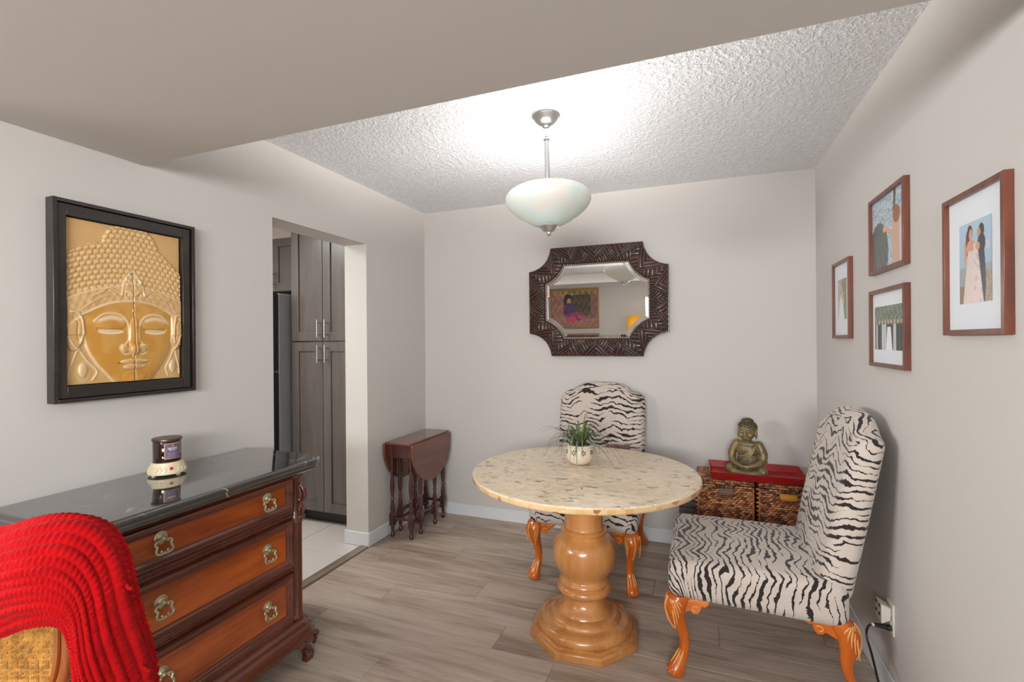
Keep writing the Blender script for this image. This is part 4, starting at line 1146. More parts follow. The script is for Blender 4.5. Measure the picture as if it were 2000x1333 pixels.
def photo_frame(label, y0, y1, z0, z1, bar, depth, fn, mat_in, res):
    """y0>y1: y0 is the far edge; frame on the right wall, printed side facing -X"""
    ya, yb_ = min(y0, y1), max(y0, y1)
    t = thing('photo_frame', label, 'picture frame', (XR, (ya + yb_) / 2, (z0 + z1) / 2), group='wedding photos on the right wall')
    xf = XR - depth
    for (a, b, c, d) in ((ya, ya + bar, z0, z1), (yb_ - bar, yb_, z0, z1), (ya + bar, yb_ - bar, z0, z0 + bar), (ya + bar, yb_ - bar, z1 - bar, z1)):
        wbuild(B(XR - .0005, a, c, xf, b, d), 'frame_bar', M_FRAMER, t, bevel=.0008)
    wbuild(B(XR - .001, ya + bar * .7, z0 + bar * .7, XR - .006, yb_ - bar * .7, z1 - bar * .7), 'backing', M_BLACK, t)
    wbuild(B(XR - .006, ya + bar * .8, z0 + bar * .8, XR - .0085, yb_ - bar * .8, z1 - bar * .8), 'mat_board', M_WHITE, t)
    iy0, iy1, iz0, iz1 = yb_ - bar - mat_in[0], ya + bar + mat_in[0], z0 + bar + mat_in[1], z1 - bar - mat_in[2]
    mm, C_ = print_sheet(0, 0, res[0], res[1], fn, lambda u, v: (XR - .0092, iy0 + (iy1 - iy0) * u, iz0 + (iz1 - iz0) * v))
    loc = t.location; mm.xf(Matrix.Translation(-loc)); me = mm.mesh('photo', M_PRINT); put_color(me, C_); link('photo', me, t)
    return t
photo_frame('largest red-brown frame, wedding couple photo in a wide white mat', 1.761, 1.459, 1.394, 1.779, .015, .020, ph_big, (.058, .070, .070), (90, 130))
photo_frame('red-brown frame filled edge to edge with a bride and branches photo', 2.404, 2.040, 1.645, 1.951, .016, .020, ph_tree, (.0, .0, .0), (110, 80))
photo_frame('red-brown frame with a small photo of a wedding party in a row', 2.406, 2.040, 1.274, 1.580, .016, .020, ph_group, (.024, .052, .052), (110, 80))
photo_frame('narrow red-brown frame nearest the corner, bride beside greenery', 2.986, 2.691, 1.388, 1.776, .016, .020, ph_small, (.058, .080, .075), (60, 80))

# ================================================================== PENDANT LAMP
PX, PY = -0.648, 2.153
pend = thing('pendant_lamp', 'pendant lamp with white glass bowl on a brushed nickel rod', 'lamp', (PX, PY, ZC - .001))
pend.rotation_euler = (math.radians(-.5), math.radians(-1.3), 0)
MB().lathe([(.066, -.004), (.067, .0), (.067, -.006), (.064, -.009), (.060, -.012), (.052, -.026), (.038, -.038), (.028, -.043), (.024, -.044), (.022, -.050), (.014, -.058), (.010, -.060)][1:], 40).build('canopy', M_NICKEL, pend, angle=60)
MB().lathe([(.006, -.056), (.006, -.098), (.0065, -.100), (.0115, -.104), (.0150, -.112), (.0150, -.118), (.0115, -.123)], 20).build('swivel', M_NICKEL, pend)
MB().lathe([(.0115, -.120), (.0115, -.46)], 20).build('rod', M_NICKEL, pend)
prof = [(.048, -.520), (.075, -.510), (.110, -.490), (.145, -.467), (.172, -.446), (.190, -.424), (.1985, -.402), (.1965, -.384), (.184, -.366), (.164, -.353), (.142, -.345), (.126, -.342)]
pi_ = [(r - .004, z + .002) for r, z in prof]
MB().lathe(prof + pi_[::-1][:-1] + [(.046, -.516)], 64, cap0=True, cap1=True).build('glass_bowl', M_MILK, pend, angle=60)
MB().lathe([(.047, -.512), (.047, -.520), (.044, -.525), (.037, -.530), (.030, -.540), (.018, -.546), (.012, -.548), (.010, -.553), (.011, -.557), (.008, -.563), (.003, -.566)], 32).build('finial', M_NICKEL, pend)
MB().lathe([(.016, -.44), (.020, -.445), (.020, -.50), (.016, -.51)], 16).build('lamp_holder', M_NICKEL, pend)
for k, (bx, by) in enumerate(((.055, .025), (-.050, -.025))):
    bo = point('pendant_bulb', (PX + bx + .008, PY + by, ZC - .378), PEND_POWER, .035, (1.0, .985, .972))
    ln = bo.data; ln.use_nodes = True; nt_ = ln.node_tree
    fo = nt_.nodes.new('ShaderNodeLightFalloff'); fo.inputs['Strength'].default_value = 1.0; fo.inputs['Smooth'].default_value = 0.0
    nt_.links.new(fo.outputs['Constant'], nt_.nodes['Emission'].inputs['Strength'])

# ================================================================== PLANT on the table
VX, VY = -0.550, 2.372
pl = thing('potted_plant', 'spiky grass-like plant in a round beige pot with flower cut-outs', 'plant', (VX, VY, TZ + .0005))
PP = [(.030, .0), (.042, .002), (.056, .012), (.067, .030), (.0715, .050), (.0705, .068), (.065, .084), (.0575, .0945), (.0555, .0965), (.053, .095), (.058, .083), (.0625, .068), (.060, .05)]
MB().lathe(PP, 64, cap1=True).build('pot', M_POT, pl, angle=70)
def pot_r(z):
    for (r0, z0), (r1, z1) in zip(PP[:8], PP[1:9]):
        if z0 <= z <= z1: return r0 + (r1 - r0) * (z - z0) / (z1 - z0)
    return .06
m = MB()
for k in range(9):
    a0 = 2 * PI * k / 9 - PI / 2 + .36 + .12
    for j in range(6):
        b = PI / 2 + 2 * PI * j / 6; ring = []
        for i in range(10):
            t = 2 * PI * i / 10; q = .0088 + .0050 * math.cos(t); wv = .0026 * math.sin(t)
            dx = q * math.cos(b) - wv * math.sin(b); dz = q * math.sin(b) + wv * math.cos(b)
            z = .066 + dz; r = pot_r(z) + .0006; a = a0 + dx / r; ring.append((r * math.cos(a), r * math.sin(a), z))
        r2_ = [(x * 1.001, y * 1.001, z) for x, y, z in ring]
        m.loft([[(x * .985, y * .985, z) for x, y, z in ring], r2_])
    z = .066; r = pot_r(z) + .0005; m.ball((r * math.cos(a0), r * math.sin(a0), z), .0017, 6, 4)
stuff(m.build('flower_cutouts', M_HOLE, pl))
m = MB()
for k in range(60):
    a = random.random() * 6.28; r = .050 * math.sqrt(random.random()); m.ball((r * math.cos(a), r * math.sin(a), .083 + random.random() * .010), .006 + .004 * random.random(), 6, 4)
stuff(m.build('moss', M_MOSS, pl))
def blade(az, length, rise, droop, wid, col0, col1, kink=0):
    P = []; C_ = []; n = 12
    d = Vector((math.cos(az), math.sin(az), 0)); s = Vector((-d.y, d.x, 0))
    for i in range(n + 1):
        t = i / n; r = .012 + length * t; z = .085 + rise * math.sin(min(t * 1.0, 1) * PI * .62) - droop * t ** 2.4
        ww = wid * (1 - t) ** .55 * (.6 + .4 * min(1, t * 5)) + .0004
        z = max(z, .004)
        c = d * r + s * (kink * t * t)
        P.append([(c.x - s.x * ww, c.y - s.y * ww, z + .25 * ww), (c.x, c.y, z - .15 * ww), (c.x + s.x * ww, c.y + s.y * ww, z + .25 * ww)])
        cc = tuple(a * (1 - t) + b * t for a, b in zip(col0, col1)); C_ += [cc] * 3
    me = MB().grid(P).mesh('leaf', M_LEAF); put_color(me, C_); link('leaf', me, pl)
g0, g1, g2 = rgb(92, 112, 48), rgb(72, 86, 66), rgb(112, 122, 106)
for k in range(60):
    az = 2 * PI * (k * .381966) + random.uniform(-.2, .2); u = random.random()
    if k < 30: blade(az, .05 + .07 * u, .06 + .07 * random.random(), .03 * u, .0058, g0, g1, random.uniform(-.02, .02))
    else: blade(az, .11 + .09 * u, .075 + .06 * random.random(),   .085 + .10 * random.random(), .0044, g1, g2, random.uniform(-.04, .04))
for az, L_, ri, dr, kk in ((3.3, .21, .12, .05, .0), (3.05, .20, .105, .05, .01), (3.5, .19, .08, .17, 0), (2.9, .20, .09, .19, .02), (-.1, .22, .07, .13, .0), (.25, .20, .05, .15, .01), (-.35, .19, .05, .15, .0)):
    blade(az, L_, ri, dr, .0044, g1, g2, kk)
blade(1.0, .045, .165, .01, .006, g0, rgb(120, 122, 78)); blade(2.0, .03, .13, .01, .005, g0, g1)

# ================================================================== WICKER HAMPERS, TRAY, STATUE
def hamper(label, x0, x1, slot, paper):
    y0, y1, z1 = 3.105, 3.405, .555
    t = thing('wicker_hamper', label, 'basket', ((x0 + x1) / 2, (y0 + y1) / 2, 0), group='wicker hampers in the corner')
    sx0, sx1, sz0, sz1, szm = slot[0], slot[1], .470, .535, .503
    m = MB()        # backing with the hand slot left open
    for (a, b, c, d) in ((x0 + .008, sx0, .004, z1 - .034), (sx1, x1 - .008, .004, z1 - .034), (sx0, sx1, .004, sz0), (sx0, sx1, szm, z1 - .034)): m.box(a, y0 + .008, c, b, y0 + .02, d)
    m.box(x0 + .008, y0 + .02, .004, x0 + .02, y1 - .008, z1 - .034); m.box(x1 - .02, y0 + .02, .004, x1 - .008, y1 - .008, z1 - .034); m.box(x0 + .02, y1 - .02, .004, x1 - .02, y1 - .008, z1 - .034); m.box(x0 + .02, y0 + .02, .004, x1 - .02, y1 - .02, .016)
    wbuild(m, 'body', M_WICKDARK, t)
    m = MB(); rh = .0125; nrow = int((z1 - .038) / rh)
    def stitch(p, ux, up, ln, th):
        c = Vector(p); ux = Vector(ux); up = Vector(up); nn = ux.cross(up); k = 6; rg = []
        for q, rr in ((-.5, .15), (-.28, .8), (0, 1), (.28, .8), (.5, .15)):
            rg.append([c + ux * (q * ln) + up * (th * rr * math.cos(2 * PI * i / k)) + nn * (th * rr * .75 * math.sin(2 * PI * i / k)) for i in range(k)])
        m.loft(rg)
    for r in range(nrow):
        z = .010 + rh * (r + .5)
        for face in range(2):
            L_ = (x1 - x0) if face == 0 else (y1 - y0); n = int(L_ / .0205); tl = .30 if r % 2 else -.05
            for k in range(n + 1):
                q = (k + (.5 if r % 2 else 0) + random.uniform(-.12, .12)) / n * L_
                if q > L_ - .004: continue
                dz = random.uniform(-.001, .001); tilt = tl + random.uniform(-.1, .12)
                if face == 0:
                    x = x0 + q
                    if sx0 - .004 < x < sx1 + .004 and sz0 - .004 < z < sz1 + .006: continue
                    stitch((x, y0 + .006, z + dz), (math.cos(tilt), 0, math.sin(tilt)), (-math.sin(tilt), 0, math.cos(tilt)), .029, .0072)
                else: stitch((x0 + .006, y0 + q, z + dz), (0, math.cos(tilt), math.sin(tilt)), (0, -math.sin(tilt), math.cos(tilt)), .029, .0072)
    for k in range(11):     # bare uprights above the hand slot
        x = sx0 + (sx1 - sx0) * (k + .5) / 11; stitch((x, y0 + .007, (szm + sz1) / 2 + .002), (.12, 0, 1), (1, 0, -.12), .046, .0034)
    for zz in (sz0 - .003,): stitch(((sx0 + sx1) / 2, y0 + .005, zz), (1, 0, 0), (0, 0, 1), (sx1 - sx0) * 1.2, .006)
    stuff(wbuild(m, 'weave', M_WICKER, t, angle=80))
    for c in ((x0 + .004, y0 + .004), (x1 - .004, y0 + .004), (x0 + .004, y1 - .004), (x1 - .004, y1 - .004)):
        q = MB().tube([(c[0], c[1], .004), (c[0], c[1], z1 - .036)], .006, 8); wbuild(q, 'corner_post', M_WICKER, t)
    q = B(sx0 - .002, y0 + .014, sz0 - .004, sx1 + .002, y0 + .018, szm + .004); o = wbuild(q, 'slot_paper', M_YELLOW if paper else plain('grey_lining', rgb(122, 106, 94), .8), t)
    m = MB(); m.box(x0 + .004, y0 + .004, z1 - .030, x1 - .004, y1 - .004, z1 - .006)
    lid = wbuild(m, 'lid', M_WICKDARK, t)
    m = MB()
    for k in range(int((x1 - x0) / .0165)):
        x = x0 + .010 + k * .0165
        for zz, tl in ((z1 - .010, .5), (z1 - .023, -.4)):
            for yy in (y0 + .003, y1 - .003): stitch((x, yy, zz), (math.cos(tl), 0, math.sin(tl)), (-math.sin(tl), 0, math.cos(tl)), .024, .0062)
    for k in range(int((y1 - y0) / .0165)):
        y = y0 + .010 + k * .0165
        for zz, tl in ((z1 - .010, .5), (z1 - .023, -.4)):
            for xx in (x0 + .003, x1 - .003): stitch((xx, y, zz), (0, math.cos(tl), math.sin(tl)), (0, -math.sin(tl), math.cos(tl)), .024, .0062)
    for j in range(int((y1 - y0 - .01) / .0135)):
        for k in range(int((x1 - x0 - .02) / .0215)):
            tl = .3 if j % 2 else -.1
            stitch((x0 + .016 + (k + (.5 if j % 2 else 0)) * .0215, y0 + .010 + j * .0135, z1 - .0062), (math.cos(tl), math.sin(tl), 0), (-math.sin(tl), math.cos(tl), 0), .028, .0072)
    stuff(wbuild(m, 'lid_weave', M_WICKER, lid, angle=80))
    return t
hamper('left brown wicker hamper with a dark hand slot, under the red tray', .000, .306, (.112, .198), False)
hamper('right brown wicker hamper with yellow paper in its hand slot', .330, .636, (.437, .530), True)

TRZ = .5575
tr = thing('serving_tray', 'red lacquered rectangular tray lying across the two wicker hampers', 'tray', (.325, 3.245, TRZ))
hx, hy, H_, wl = .245, .140, .044, .005; fl = .014
m = MB()
o0 = [(-hx, -hy), (hx, -hy), (hx, hy), (-hx, hy)]; o1 = [(-hx - fl, -hy - fl), (hx + fl, -hy - fl), (hx + fl, hy + fl), (-hx - fl, hy + fl)]
def ins(p, d): return [(x - math.copysign(d, x), y - math.copysign(d, y)) for x, y in p]
m.loft([[(x, y, 0.0005) for x, y in o0], [(x, y, H_) for x, y in o1], [(x, y, H_) for x, y in ins(o1, wl)], [(x, y, .006) for x, y in ins(o0, wl)]], True, True, True)
m.build('tray_shell', M_LACQ, tr, bevel=.001)

def hu(p): return (p[0] * 1.22, .004 + (p[1] - .004) * 1.2, .226 + (p[2] - .226) * (1.16 if p[2] < .30 else 1.16 - (p[2] - .30) * 4.0))
def head_up(mm, a): mm.v = mm.v[:a] + [hu(p) for p in mm.v[a:]]
st = thing('buddha_statue', 'bronze seated Buddha statue with gold highlights on the red tray', 'statue', (.280, 3.205, TRZ + .0065), -.30)
m = MB()
def limb(pts, rad): m.tube(bez(pts, 4), [Vector((a, 0, 0)).x for a in np.interp(np.linspace(0, 1, (len(pts) - 1) * 4 + 1), np.linspace(0, 1, len(rad)), rad)], 14); [m.ball(p, r, 12, 8) for p, r in ((pts[0], rad[0]), (pts[-1], rad[-1]))]
m.ball((0, .012, .030), 1, 24, 14, .066, .054, .034)
for s_ in (-1, 1):
    limb([(s_ * .035, .03, .038), (s_ * .070, .010, .042), (s_ * .086, -.022, .038)], [.030, .033, .033])
    limb([(s_ * .088, -.022, .031), (s_ * .055, -.056, .028), (s_ * .005, -.066, .026)], [.028, .024, .018])
    m.ball((s_ * .060, .018, .188), .026, 16, 10); limb([(s_ * .064, .016, .184), (s_ * .085, .010, .140), (s_ * .086, .000, .104)], [.024, .024, .021])
    limb([(s_ * .086, .0, .104), (s_ * .062, -.036, .082), (s_ * .026, -.060, .072)], [.021, .018, .0125])
    limb([(s_ * .030, -.058, .071), (s_ * .010, -.068, .068), (-s_ * .014, -.067, .069)], [.012, .011, .007])
    for k in range(3): limb([(s_ * .012, -.064 - .004 * k, .073 + .002), (-s_ * .008, -.066 - .004 * k, .074), (-s_ * .024, -.062 - .003 * k, .073)], [.005, .0045, .004])
    HEAD_A = len(m.v)
    m.ball((s_ * .0405, .004, .252), 1, 10, 8, .006, .011, .027)
    m.ball((s_ * .0135, -.0385, .268), 1, 10, 6, .0095, .0045, .0042); m.ball((s_ * .020, -.030, .248), 1, 10, 8, .013, .010, .013)
    limb([(s_ * .028, -.033, .276), (s_ * .015, -.0415, .281), (s_ * .004, -.0425, .273)], [.0022, .0026, .0022])
    m.ball((s_ * .0055, -.0425, .250), .0042, 8, 6)
    head_up(m, HEAD_A)
m.ball((0, .016, .100), 1, 24, 14, .058, .043, .080); m.ball((0, .012, .158), 1, 24, 14, .066, .044, .050); m.ball((0, .012, .192), 1, 20, 10, .060, .034, .022)
m.tube([(0, .010, .195), (0, .006, .235)], [.024, .021], 16)
HEAD_A = len(m.v)
m.ball((0, .0, .262), 1, 24, 16, .0375, .042, .046); m.ball((0, -.012, .234), 1, 16, 10, .026, .026, .020); m.ball((0, .010, .282), 1, 24, 14, .041, .043, .038)
m.ball((0, .010, .322), 1, 18, 12, .024, .025, .026)
limb([(0, -.0405, .274), (0, -.0445, .262), (0, -.049, .2515)], [.003, .0038, .0052])
limb([(-.0105, -.0385, .2385), (0, -.0425, .2395), (.0105, -.0385, .2385)], [.0018, .0032, .0018]); limb([(-.008, -.0385, .2345), (0, -.0415, .2335), (.008, -.0385, .2345)], [.0018, .003, .0018])
head_up(m, HEAD_A)
# robe folds and hem
for k in range(7):
    t = k / 6
    limb([(.058 - .012 * t, -.010 - .018 * t, .200 - .030 * t), (.034 - .01 * t, -.032 - .004 * t, .165 - .040 * t), (-.010, -.036, .130 - .030 * t), (-.050 + .01 * t, -.012, .118 - .022 * t)], [.0042, .0052, .0052, .0042])
for s_ in (-1, 1):
    for k in range(4): limb([(s_ * (.050 + .010 * k), -.040 + .006 * k, .060 - .003 * k), (s_ * (.062 + .012 * k), -.052 + .010 * k, .036), (s_ * (.050 + .014 * k), -.052 + .008 * k, .012)], [.0034, .0044, .0034])
    for k in range(3): limb([(s_ * .088, -.012 + .008 * k, .16 - .02 * k), (s_ * .104, .0 + .006 * k, .125 - .015 * k), (s_ * .098, -.012, .096 - .006 * k)], [.0034, .0044, .0034])
for k in range(3): limb([(-.045 + .006 * k, -.072, .036 - .01 * k), (0, -.084 - .001 * k, .022 - .006 * k), (.045 - .006 * k, -.072, .036 - .01 * k)], [.004, .005, .004])
m.ball((0, -.050, .014), 1, 20, 10, .045, .026, .015)
me = remesh(m, 'figure', M_BRONZE, .0018, 1, .5)
zmin = min(v.co.z for v in me.vertices)
for v in me.vertices: v.co.z = max(v.co.z, 0)
link('figure', me, st)
m = MB()
for (c, (a, b, d), nn, zmin_) in (((0, .010, .282), (.0415, .0435, .0385), 190, -.35), ((0, .010, .322), (.0245, .0255, .0265), 60, -.1)):
    for k in range(nn):
        z = 1 - 2 * (k + .5) / nn; r = math.sqrt(1 - z * z); an = k * 2.399963
        x, y = r * math.cos(an), r * math.sin(an)
        P_ = (c[0] + a * x, c[1] + b * y, c[2] + d * z)
        if z < zmin_ or (y < 0 and P_[2] < .288 + .0): continue
        m.ball(hu(P_), .0056, 8, 6)
stuff(m.build('hair_curls', plain('dark_bronze', rgb(88, 80, 62), .45, .4), st))

sb = thing('slatted_box', 'dark grey slatted box half hidden behind the left hamper', 'box', (-.062, 3.345, 0))
for k in range(9): B(-.050, -.07, .006 + .044 * k, .058, .08, .044 + .044 * k).build('slat', M_GREYSLAT, sb, bevel=.003)
B(-.044, -.064, 0.0, .052, .074, .402).build('core', M_BLACK, sb)

# ================================================================== OUTLETS, ADAPTER, CORD
op = thing('wall_outlet', 'ivory outlet plate on the right wall behind the chair', 'outlet', (XR, 2.243, .317))
B(-.0055, -.036, -.060, .0, .036, .060).build('plate', M_WHITEP, op, bevel=.002)
m = MB()
for z in (-.024, .024): m.box(-.0075, -.016, z - .014, -.0050, .016, z + .014)
m.build('sockets', M_WHITEP, op, bevel=.001)
ad = thing('plug_adapter', 'ivory plug-in multi adapter pushed into the right wall outlet', 'adapter', (XR - .0075, 2.243, .334))
m = MB(); m.loft([[(-.0005, y * .8, z * .8) for y, z in ((-.028, -.03), (.028, -.03), (.028, .03), (-.028, .03))], [(-.020, y, z) for y, z in ((-.030, -.030), (.03, -.03), (.03, .034), (-.03, .034))], [(-.034, y, z) for y, z in ((-.036, -.034), (.036, -.034), (.036, .040), (-.036, .040))]])
m.build('body', M_WHITEP, ad, bevel=.003)
m = MB()
for y in (-.018, .018):
    for z in (-.010, .022): m.box(-.0355, y - .002, z, -.0335, y + .002, z + .010); m.box(-.0355, y + .006, z, -.0335, y + .009, z + .010)
m.build('socket_slots', M_HOLE, ad)
cd = thing('power_cord', 'black power cord plugged in low on the right wall', 'cord', (XR - .008, 2.225, .282))
m = MB(); m.tube([(0, 0, 0), (-.012, 0, 0), (-.013, 0, 0), (-.034, -.002, .003), (-.060, -.006, .007)], [.011, .011, .009, .008, .0055], 12); m.build('plug', M_BLACK, cd)
m = MB(); m.tube(bez([(-.058, -.006, .007), (-.074, -.010, -.004), (-.080, -.010, -.040), (-.075, -.05, -.085), (-.082, -.14, -.125), (-.090, -.26, -.19), (-.10, -.40, -.262), (-.105, -.52, -.276), (-.10, -.70, -.277)], 6), .0042, 8); m.build('cable', M_BLACK, cd)
m = MB(); m.tube([(-.055, -.006, .0072), (-.063, -.008, .004)], .0062, 10); m.build('cable_tie', M_WHITEP, cd)
oq = thing('wall_outlet', 'painted-over outlet plate low on the back wall near the drop-leaf table', 'outlet', (-1.892, YB, .217))
B(-.034, -.005, -.057, .034, .0, .057).build('plate', M_WALL, oq, bevel=.002)
m = MB()
for z in (-.02, .02): m.box(-.015, -.0065, z - .012, .015, -.0045, z + .012)
m.build('sockets', M_WALL, oq, bevel=.001)

# ================================================================== BAG on the far chair
bg = thing('handbag', 'maroon handbag on the far chair, barely showing above the table', 'bag', (-.455, 2.965, .5055))
m, _ = rbox(.085, .045, .118, .03, 4, lambda p: (p[0] * (1 - .12 * (p[2] / .118)), p[1], p[2] + .118)); m.build('body', M_BAG, bg)
m = MB(); m.tube(bez([(-.045, -.044, .16), (-.04, -.05, .215), (-.015, -.05, .248), (.015, -.05, .248), (.04, -.05, .215), (.045, -.044, .16)], 5), .006, 8); m.build('handle', M_BAG, bg)
m, _ = rbox(.074, .050, .012, .010, 4, lambda p: (p[0], p[1], p[2] + .225)); m.build('flap', M_BAG, bg)

# ================================================================== CANE-BACK CHAIR and RED THROW in the foreground
RX, RY, RR = -1.482, 0.557, yaw
ch = thing('armless_chair', 'orange-brown wooden chair with golden rattan back under the red throw', 'chair', (RX, RY, 0), RR)
half = [(.050, .46), (.085, .50), (.125, .555), (.160, .61), (.186, .68), (.192, .755), (.186, .84), (.160, .905), (.115, .945), (.06, .960), (0, .964)]
outl = bez([(x, 0, z) for x, z in half] + [(-x, 0, z) for x, z in half[::-1][1:]], 5)
m = MB(); pts = [(p.x, .0 + .02, p.z) for p in outl]
m.tube(pts, .0195, 12, flat=.95); m.build('back_frame', M_CHAIRWOOD, ch)
m = MB(); m.tube([(p[0] * .975, -.001, p[2] - .002) for p in pts], .006, 8); m.build('back_bead', M_CHAIRWOOD, ch)
# woven rattan panel: bands over and under
m = MB()
def halfw(z): return float(np.interp(z, [b for a, b in half], [a for a, b in half])) - .012
zs_ = [.49 + .0115 * k for k in range(40)]
for k, z in enumerate(zs_):
    if z > .945: continue
    hw = halfw(z); n = max(2, int(2 * hw / .0115))
    P = [(-hw + 2 * hw * i / n, .020 + .0035 * (1 if (i + k) % 2 else -1), z) for i in range(n + 1)]
    m.tube(P, .0048, 5, flat=.6)
for x in [-.168 + .0115 * k for k in range(30)]:
    P = []
    for z in np.arange(.485, .95, .0115):
        if abs(x) < halfw(z): P.append((x, .020, z))
    if len(P) > 1: m.tube(P, .0045, 5, flat=.6)
stuff(m.build('rattan_panel', M_CANE, ch))
m, _ = rbox(.235, .215, .035, .028, 6, lambda p: (p[0] * (1 - .12 * (p[1] / .215)), p[1] - .215, p[2] + .435)); m.build('seat', M_CANE, ch)
for sx, yy in ((-1, -.36), (1, -.36), (-1, -.035), (1, -.035)):
    m = MB(); xx = sx * (.20 if yy < -.2 else .17); m.tube([(xx, yy, .41), (xx * 1.0, yy, .30), (xx * 1.02, yy - .01, .12), (xx * 1.06, yy - .02 if yy < -.2 else yy + .03, .0)], [.022, .021, .017, .014], 10); m.build('leg', M_CHAIRWOOD, ch)
m = MB(); m.tube([(-.05, .012, .43), (-.055, .018, .48)], .018, 8); m.tube([(.05, .012, .43), (.055, .018, .48)], .018, 8); m.tube([(-.20, -.03, .405), (.20, -.03, .405)], .018, 8); m.tube([(-.20, -.36, .405), (.20, -.36, .405)], .018, 8)
m.build('seat_rail', M_CHAIRWOOD, ch)

th = thing('throw_blanket', 'chunky red knitted throw draped over the rattan chair back', 'blanket', (RX, RY, 0), RR)
k_ = .00112
def cv(pts): return bez([((x + 60) * k_, 0, .754 + (1240 - y) * k_) for x, y in pts], 14)
out_ = cv([(-420, 1330), (-360, 1190), (-280, 1105), (-180, 1062), (-80, 1042), (0, 1032), (60, 1016), (110, 1010), (150, 1018), (182, 1044), (206, 1088), (226, 1146), (244, 1224), (260, 1310), (272, 1400), (282, 1500), (288, 1600)])
inn_ = cv([(x + 42, y - 28) for x, y in [(-300, 1420), (-280, 1330), (-230, 1290), (-170, 1272), (-80, 1258), (0, 1245), (50, 1228), (90, 1222), (114, 1226), (130, 1240), (138, 1258), (143, 1282), (148, 1312), (152, 1345), (158, 1420), (164, 1500), (168, 1600)]])
n_ = len(out_); NSR = 230; rows_f, rows_b = 12.0, 12.0
wob = np.cumsum(RNG.normal(0, .35, n_)); wob = np.convolve(np.pad(wob, 12, 'edge'), np.ones(25) / 25, 'valid')
base_ = np.zeros((NSR, n_, 3)); rowc = np.zeros((NSR, n_)); 
for i in range(NSR):
    s_ = i / (NSR - 1) * 1.95
    for j in range(n_):
        o, q = out_[j], inn_[j]
        if s_ <= 1:
            t = s_; P = q.lerp(o, t)
            yb_ = -.048 - .030 * math.sin(PI * t) if t < .8 else -.048 - .030 * math.sin(PI * t)
            yb_ = (-.052 - .026 * math.sin(PI * min(t, .85))) * (1 - t ** 5) + .012 * t ** 5
        else:
            t = s_ - 1; P = o.lerp(q, t); yb_ = .012 + .055 * (1 - math.exp(-t * 9)) + .01 * t
        base_[i, j] = (P.x, yb_, P.z); rowc[i, j] = (s_ * rows_f if s_ <= 1 else rows_f + (s_ - 1) * rows_b)
# arc length along the drape for stitches
seg_ = np.linalg.norm(np.diff(base_, axis=1), axis=2); al = np.concatenate([np.zeros((NSR, 1)), np.cumsum(seg_, axis=1)], 1).mean(0)[None, :] * np.ones((NSR, 1))
du = np.gradient(base_, axis=0); dv = np.gradient(base_, axis=1); nn = np.cross(dv, du); nn /= np.linalg.norm(nn, axis=2, keepdims=True) + 1e-9
if nn[NSR // 4, n_ // 2, 1] > 0: nn = -nn
rc = rowc + wob[None, :] * .12
f_ = rc - np.floor(rc)
rib = np.abs(np.sin(PI * f_)) ** .7
stt = np.sin(2 * PI * (al / .0105 + .5 * (np.floor(rc) % 2) + .25 * np.abs(f_ - .5)))
deep = np.where(np.floor(rc) % 2 == 0, 1.0, .60)
hgt = .0085 * rib * deep + .0013 * stt * np.clip(rib, .3, 1) - .0035 * np.exp(-((f_ - .5) / .5) ** 2) * (np.clip(stt, -1, 0) ** 2)
P_ = base_ + nn * hgt[..., None]
fold = .010 * np.sin(al * 26 + rowc * .12) * (rowc > 2) ; P_[..., 1] += fold * .6
m = MB(); m.grid([[tuple(P_[i, j]) for j in range(n_)] for i in range(NSR)])
me = m.mesh('knitted_cloth', M_KNIT, 180); o = link('knitted_cloth', me, th)
sd = o.modifiers.new('thick', 'SOLIDIFY'); sd.thickness = .005; sd.offset = -1
m = MB()
for (a, b) in ((len(out_) * 11 // 16, .006), (len(out_) * 13 // 16, .01)):
    p = out_[a]; m.tube(bez([(p.x - .003, .012, p.z), (p.x + .010, .010, p.z - .004), (p.x + .016, .008, p.z - .016 + b), (p.x + .022, .010, p.z - .010)], 4), .0035, 6)
m.build('loose_tuft', M_KNIT, th)

# ================================================================== LIVING ROOM behind the photographer (seen in the mirror)
def ph_paint(u, v):
    n = nz2(u, v, .9); n2 = nz2(u + .3, v, 2.3)
    c = rgb(150, 108, 92) if n > 0 else rgb(120, 80, 72)
    if u < .30: c = rgb(176, 130, 104) if n2 > -.1 else rgb(120, 74, 70)
    if .40 < u < .86 and v > .30: c = rgb(58, 44, 40) if n2 < .45 else rgb(120, 104, 52)
    if u > .86: c = rgb(150, 104, 84) if n2 > 0 else rgb(104, 66, 60)
    if v > .86 and n2 > .1: c = rgb(196, 168, 70)
    if v < .22: c = rgb(176, 124, 104) if n2 > -.2 else rgb(112, 70, 72)
    if ell(u, v, .36, .70, .09, .20): c = rgb(30, 24, 30)
    if ell(u, v, .39, .69, .045, .085): c = rgb(214, 140, 96)
    if ell(u, v, .40, .45, .14, .20): c = rgb(54, 40, 92) if n2 < .3 else rgb(120, 56, 110)
    if ell(u, v, .52, .28, .18, .12): c = rgb(92, 50, 110) if n2 < .1 else rgb(186, 60, 76)
    if ell(u, v, .46, .20, .09, .09) or ell(u, v, .64, .26, .06, .05): c = rgb(196, 62, 84)
    return c
pa = thing('painting', 'framed painting of a seated figure in purple, reflected in the mirror', 'painting', (-2.385, -3.05, 1.90))
mm, C_ = print_sheet(0, 0, 140, 110, ph_paint, lambda u, v: (-.485 + .97 * u, .022, -.385 + .77 * v)); me = mm.mesh('canvas', M_PRINT); put_color(me, C_); link('canvas', me, pa)
MG = plain('dull_gold_frame', rgb(150, 112, 56), .4, .4)
for (a, b, c, d) in ((-.515, -.483, -.415, .415), (.483, .515, -.415, .415), (-.483, .483, -.415, -.383), (-.483, .483, .383, .415)): B(a, .0005, c, b, .030, d).build('frame_bar', MG, pa, bevel=.004)
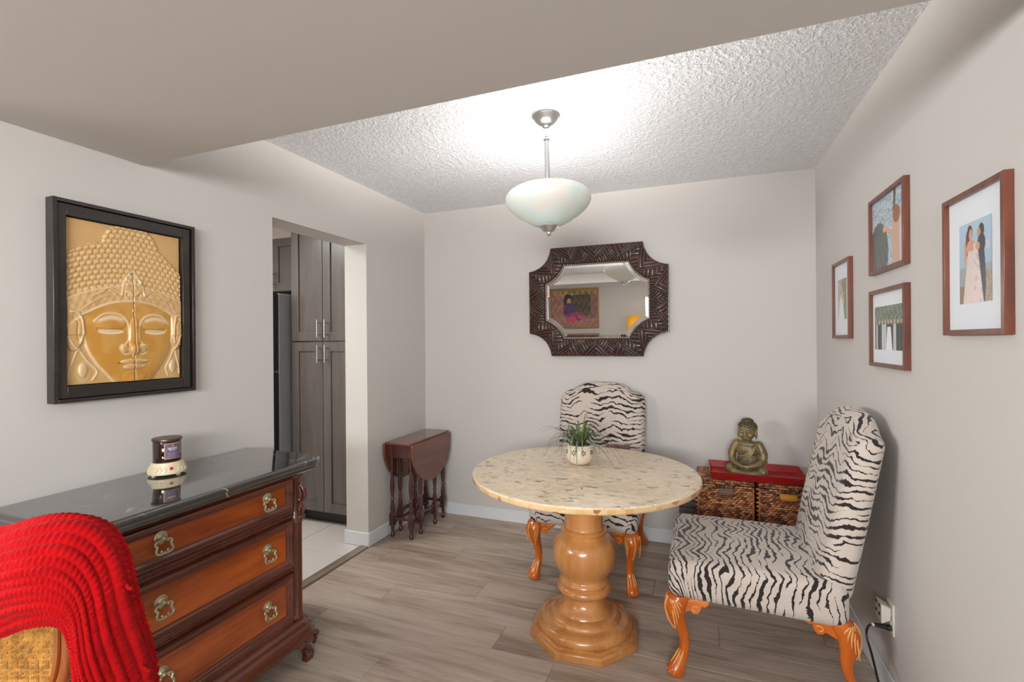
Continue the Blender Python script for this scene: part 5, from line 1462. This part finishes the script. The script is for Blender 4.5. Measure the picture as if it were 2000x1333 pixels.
B(-.49, .0005, -.39, .49, .018, .39).build('backing', M_BLACK, pa)
ca = thing('tall_cabinet', 'reddish wooden cabinet below the painting, its top seen in the mirror', 'cabinet', (-2.24, -2.80, 0))
B(-.36, -.22, .06, .36, .22, 1.34).build('body', M_MAHOG, ca, bevel=.004); B(-.385, -.235, 1.34, .385, .245, 1.375).build('top', M_MAHOGTOP, ca, bevel=.006)
for x in (-.355, .005):
    d = B(x, .221, .08, x + .35, .238, 1.32).build('door', M_MAHOG, ca, bevel=.004); MB().ball((.0 + (-.03 if x < 0 else .03), .248, .75), .012, 10, 8).build('knob', M_BRASS, d)
B(-.34, -.2, 0, .34, .2, .06).build('plinth', M_MAHOG, ca)
sd_ = thing('side_table', 'small wooden side table under the yellow table lamp', 'table', (-1.13, -2.78, 0))
B(-.25, -.2, .70, .25, .2, .73).build('tabletop', M_MAHOGTOP, sd_, bevel=.005)
for a in (-1, 1):
    for b in (-1, 1): B(a * .22 - .018, b * .17 - .018, 0, a * .22 + .018, b * .17 + .018, .70).build('leg', M_MAHOG, sd_)
tl = thing('table_lamp', 'table lamp with a yellow drum shade, reflected in the mirror', 'lamp', (-1.13, -2.78, .7305))
MB().lathe([(.075, 0), (.078, .012), (.05, .025), (.03, .05), (.05, .12), (.075, .22), (.07, .32), (.04, .42), (.018, .47), (.012, .50), (.012, .70)], 32).build('base', M_CREAM, tl)
def shade():
    t = NT('yellow_lamp_shade'); tr_ = t.n('ShaderNodeBsdfTranslucent'); tr_.inputs[0].default_value = rgb(238, 200, 70); df = t.n('ShaderNodeBsdfDiffuse'); df.inputs[0].default_value = rgb(236, 204, 84)
    a = t.n('ShaderNodeMixShader'); a.inputs[0].default_value = .5; t.l(tr_.outputs[0], a.inputs[1]); t.l(df.outputs[0], a.inputs[2]); t.l(a.outputs[0], t.out.inputs[0]); return t.m
MB().lathe([(.140, .70), (.128, .975), (.126, .975), (.138, .70)], 40, cap0=False, cap1=False).build('lamp_shade', shade(), tl)
point('table_lamp_bulb', (-1.13, -2.78, 1.56), 1.3, .03, (1.0, .9, .7))
